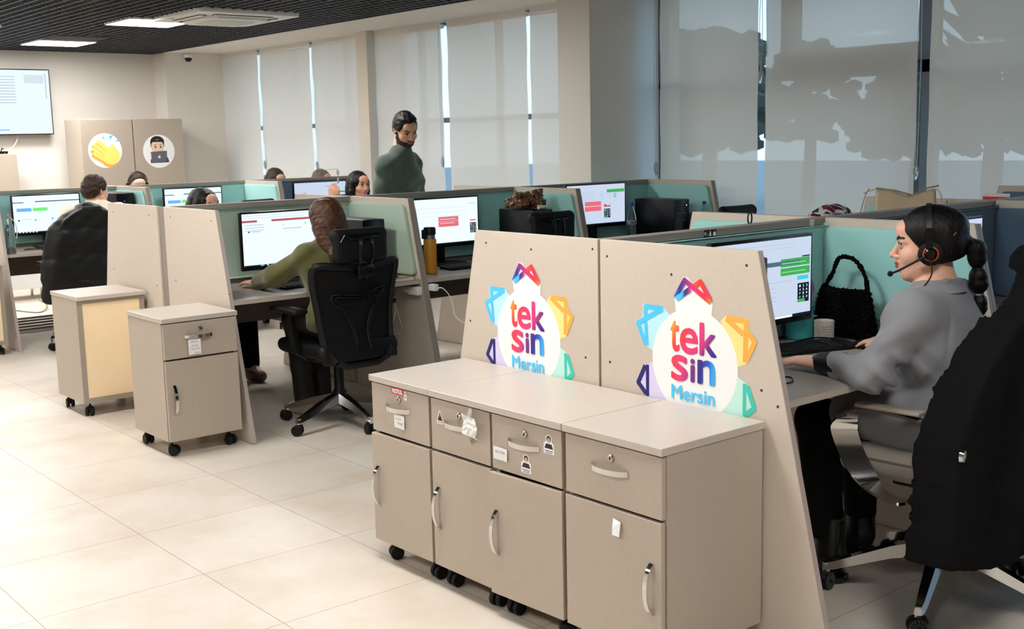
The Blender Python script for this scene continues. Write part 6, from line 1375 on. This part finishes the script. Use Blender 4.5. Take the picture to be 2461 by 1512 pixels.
# ---- seated people seen over the screens
def seated(label, x, y, th, hx, hy, top, hth, hp, skin, fem, hair, top_mat, hs=1.0, beard=False, arms='desk', h=.013, hh=.0055, collar=None, up=None):
    """x,y hips; th facing; head at hx,hy with crown at top; hth/hp head yaw and pitch"""
    t = thing('person', label, 'person', (0, 0, 0), 0, 'people at the desks'); Fh = Fr((hx, hy, top - .128 * hs), hth, hp, 0, hs)
    fx, fy = cos(radians(th)), sin(radians(th)); f = V((fx, fy, 0)); rt = V((fy, -fx, 0)); hip = V((x, y, .58)); nz = top - .262 * hs
    neck = V((hx, hy, nz)) - f * .02; chest = V(((x + hx) / 2, (y + hy) / 2, nz - .15)); sw = .165 if fem else .19
    sl, sr = chest - rt * sw + V((0, 0, .10)), chest + rt * sw + V((0, 0, .10))
    A = {}
    for k, s_, q in (('l', sl, -1), ('r', sr, 1)):
        e = s_ + f * .10 + rt * q * .06 + V((0, 0, -.25)); w = V((e.x, e.y, .80)) + f * .20 - rt * q * .10
        if up and k == up[0]: e, w = V(up[1]), V(up[2])
        A[k] = (s_, e, w)
    P = [hip, neck, sl, sr] + [p for a in A.values() for p in a] + [hip + f * .62]
    lo = [min(p[i] for p in P) - .22 for i in (0, 1)]; hi = [max(p[i] for p in P) + .22 for i in (0, 1)]
    fz = [(hx - .11 * hs, hx + .11 * hs, hh)], [(hy - .11 * hs, hy + .11 * hs, hh)], [(top - .26, top + .02, hh)]
    if up: w = V(up[2]); fz[0].append((w.x - .10, w.x + .10, .005)); fz[1].append((w.y - .10, w.y + .10, .005)); fz[2].append((w.z - .02, w.z + .22, .005))
    B = Body(axis(lo[0], hi[0], h, fz[0]), axis(lo[1], hi[1], h, fz[1]), axis(0, top + .05, h, fz[2]), h)
    torso(B, hip, chest, neck, sl, sr, th, fem=fem)
    for k, q in (('l', -1), ('r', 1)):
        s_, e, w = A[k]; limb(B, [s_, e, w], [.05, .042, .027])
        if up and k == up[0]: hand(B, w, up[3], up[4], up[5], .55)
        else: hand(B, w, f, (0, 0, 1), rt * -q, .3)
        hpp = hip + rt * q * .09 - V((0, 0, .03)); kn = hpp + f * .40; an = kn + V((0, 0, -.45)) + f * .02; limb(B, [hpp, kn, an], [.085, .058, .04]); B.cone(an, an + f * .13 - V((0, 0, .05)), .036, .03, .02)
    head(B, Fh, fem, beard); B.cone(Fh.p(0, -.03, -.12), neck, .05 if fem else .058, .055, .03); B.build('body', SKM(skin), t)
    S = Body(axis(lo[0], hi[0], .011), axis(lo[1], hi[1], .011), axis(.5, nz + .09, .011), .011); torso(S, hip, chest, neck, sl, sr, th, .016, fem=fem)
    for k in 'lr': s_, e, w = A[k]; limb(S, [s_, e, e + (w - e) * .8], [.058, .054, .038], .010, .03)
    if collar: S.cone(neck - V((0, 0, .02)), V(Fh.p(0, -.03, -.115)), .075, .068, .012)
    S.disp(fuzz(.004, 40, int(x * 9))); S.cone(neck - V((0, 0, .03)), Fh.p(0, -.02, -.07), .055, .058, .005, 's'); S.build('top', top_mat, t)
    S = Body(axis(lo[0], hi[0], .013), axis(lo[1], hi[1], .013), axis(.04, .72, .013), .013)
    for q in (-1, 1): hpp = hip + rt * q * .09 - V((0, 0, .03)); kn = hpp + f * .40; an = kn + V((0, 0, -.44)) + f * .02; limb(S, [hpp, kn], [.1, .075], .006, .03); limb(S, [kn, an], [.075, .065], .006, .02)
    S.fn(lambda X, Y, Z: Z - .085 + 0 * X + 0 * Y, 's'); S.build('trousers', TRS, t)
    for q in (-1, 1):
        an = hip + rt * q * .09 + f * .42; p = an + f * .14; S = SDF([min(an[j], p[j]) - .08 for j in (0, 1)] + [-.01], [max(an[j], p[j]) + .08 for j in (0, 1)] + [.13], .008); S.cone((an.x, an.y, .05), (p.x, p.y, .04), .048, .038, .02); S.fn(lambda X, Y, Z: Z - .002 + 0 * X + 0 * Y, 's'); S.build('shoe', mat('shoe_taupe', (112, 100, 90), .6), t)
    if hair[0] == 'short': short_hair(Fh, 'hair', hair[1], t, .005, *hair[2:])
    else:
        L = hair[2]; q = hs; S = SDF((hx - .19, hy - .19, top - .13 - L), (hx + .19, hy + .19, top + .06), .0052)
        S.ell(Fh.p(0, -.014, .036), [.088 * q, .107 * q, .092 * q], .01, R=Fh.R); S.ell(Fh.p(0, -.04, -.03), [.086 * q, .07 * q, .11 * q], .03, R=Fh.R)
        for s in (-1, 1): S.chain([Fh.p(s * .07, .02, .03), Fh.p(s * .083, .01, -.05), Fh.p(s * .085, .02, -.05 - L * .5), Fh.p(s * .075, .03, -.05 - L)], [.03, .026, .026, .016], .02)
        S.chain([Fh.p(0, -.08, -.03), Fh.p(0, -.085, -.05 - L * .5), Fh.p(0, -.08, -.05 - L)], [.07, .06, .03], .03)
        def cf(X, Y, Z):
            x, y, z = Fh.loc(X, Y, Z); return np.maximum(np.sqrt((x / .058) ** 2 + ((z + .03) / .115) ** 2) * .058 - .058, .02 - y)
        S.fn(cf, 's', .006)
        def dg(X, Y, Z):
            x, y, z = Fh.loc(X, Y, Z); return np.minimum(np.sqrt((x / .066) ** 2 + ((y - .002) / .083) ** 2 + ((z - .0) / .10) ** 2) * .07 - .07, np.maximum(np.sqrt(x * x + (y + .03) ** 2) - .056, z + .03))
        S.fn(dg, 's'); S.disp(fuzz(.0018, 120, 5)); S.build('hair', hair[1], t)
    return t, Fh
CRM = mat('knit_cream', (232, 222, 202), .9, bump=(240, .4)); RDT = mat('top_red', (140, 40, 46), .9); NVY = mat('top_navy', (44, 48, 62), .9); GRT = mat('top_grey', (90, 90, 94), .9); WHT = mat('top_pale', (206, 200, 196), .9); BKT = mat('top_black', (24, 24, 26), .9)
seated('person with short dark brown hair in a cream turtleneck', 3.36, 9.22, 80, 3.43, 9.30, 1.345, 22, 0, SKIN_L, False, ('short', H_DKB, .012, .066, .5, -.002, -.06), CRM, collar=True)
_, F2 = seated('person with thinning dark hair and a headset, head bowed below the lockers', 4.52, 11.18, -90, 4.50, 11.08, 1.318, -98, -26, SKIN_L, False, ('short', H_DKB, .007, .035, .5, -.0, -.05), GRT)
t = thing('call_headset', 'thin black headset on the thinning dark hair below the lockers', 'headset'); MB().ribbon([F2.p(.092 * sin(a), -.01, .03 + .098 * cos(a)) for a in np.linspace(-1.6, 1.6, 18)], F2.R @ V((0, 1, 0)), .012, .006).build('headband', BLK, t)
for s in (-1, 1): MB().ball(F2.p(s * .09, -.008, -.01), (.022, .022, .03), 10).build('ear_cushion', BLKM, t)
seated('person with centre-parted black hair, only brow and eyes showing over the sage spine screen', 3.40, 7.42, -85, 3.385, 7.25, 1.282, -72, -6, SKIN_L, True, ('long', H_BLK, .18), NVY)
seated('person with brown hair, forehead just above the far screens by the blinds', 6.02, 11.22, -95, 6.02, 11.12, 1.302, -82, -20, SKIN_L, True, ('long', H_DKB, .12), BKT)
seated('person with greying hair in dark red, half hidden behind the black-haired woman', 6.60, 11.25, -100, 6.58, 11.12, 1.272, -70, -8, SKIN_T, True, ('long', H_GRY, .06), RDT)
seated('person with long straight black hair frowning to the right, hand raised with glasses', 5.66, 8.95, -70, 5.615, 8.86, 1.302, -84, -4, SKIN_T, True, ('long', H_BLK, .2), BKT, up=('r', (5.40, 8.90, .93), (5.345, 8.82, 1.06), (.03, -.02, 1), (-.5, -.8, 0), (-.8, .5, 0)))
GLS = mat('lens', (214, 222, 232), .05, trans=.8)
t = thing('eyeglasses', 'thin-framed eyeglasses dangling from the raised hand', 'glasses', (5.37, 8.80, 1.235), .3)
m = MB()
for z in (-.005, .06):
    m.tube([(.0 + .006 * cos(a), .02 * cos(a) * 0 + .018 * cos(a), z + .026 * sin(a)) for a in np.linspace(0, 2 * pi, 20)[:-1]], .0014, 5, closed=True)
m.tube([(0, 0, .02), (.006, .0, .035)], .0014, 5); m.build('frame', mat('frame_dark', (60, 56, 54), .3, .6), t)
k = MB()
for z in (-.005, .06): k.lathe([(.0001, 0), (.0165, 0)], (0, 0, 0), 'x', 16).v[-32:] ; k.v[-32:] = [(x, y, z + zz * 1.5) for x, y, zz in k.v[-32:]]
k.build('lens', GLS, t); MB().tube(smooth_path([(0, 0, .09), (-.07, .05, .088), (-.10, .07, .075), (-.105, .072, .05)]), .0016, 5).build('temple_arm', mat('frame_gold', (150, 120, 70), .3, .8), t); MB().tube([(0, 0, -.03), (-.05, .04, -.05), (-.09, .07, -.06)], .0016, 5).build('temple_arm', MATS['frame_gold'], t)
# ---------------------------------------------------------------- world & view
wd = bpy.data.worlds.new('sky'); sc.world = wd; wd.use_nodes = True; nt = wd.node_tree
bg = nt.nodes['Background']; tc = nt.nodes.new('ShaderNodeTexCoord'); sx = nt.nodes.new('ShaderNodeSeparateXYZ'); rp = nt.nodes.new('ShaderNodeValToRGB')
nt.links.new(tc.outputs['Generated'], sx.inputs[0]); nt.links.new(sx.outputs['Z'], rp.inputs[0])
rp.color_ramp.elements[0].position = 0.0; rp.color_ramp.elements[0].color = lin((182, 207, 228)); rp.color_ramp.elements[1].position = .5; rp.color_ramp.elements[1].color = lin((142, 178, 215))
nt.links.new(rp.outputs[0], bg.inputs[0]); bg.inputs[1].default_value = 2.5
vs = sc.view_settings
sc.display_settings.display_device = 'sRGB'; vs.view_transform = 'Standard'; vs.look = 'None'; vs.gamma = 1; vs.exposure = 0.12; vs.use_curve_mapping = False
cy = sc.cycles
cy.use_denoising = True; cy.adaptive_threshold = .02; cy.max_bounces = 7; cy.diffuse_bounces = 5; cy.glossy_bounces = 4; cy.transmission_bounces = 6; cy.transparent_max_bounces = 12
cy.caustics_reflective = False; cy.caustics_refractive = False; cy.sample_clamp_indirect = 6
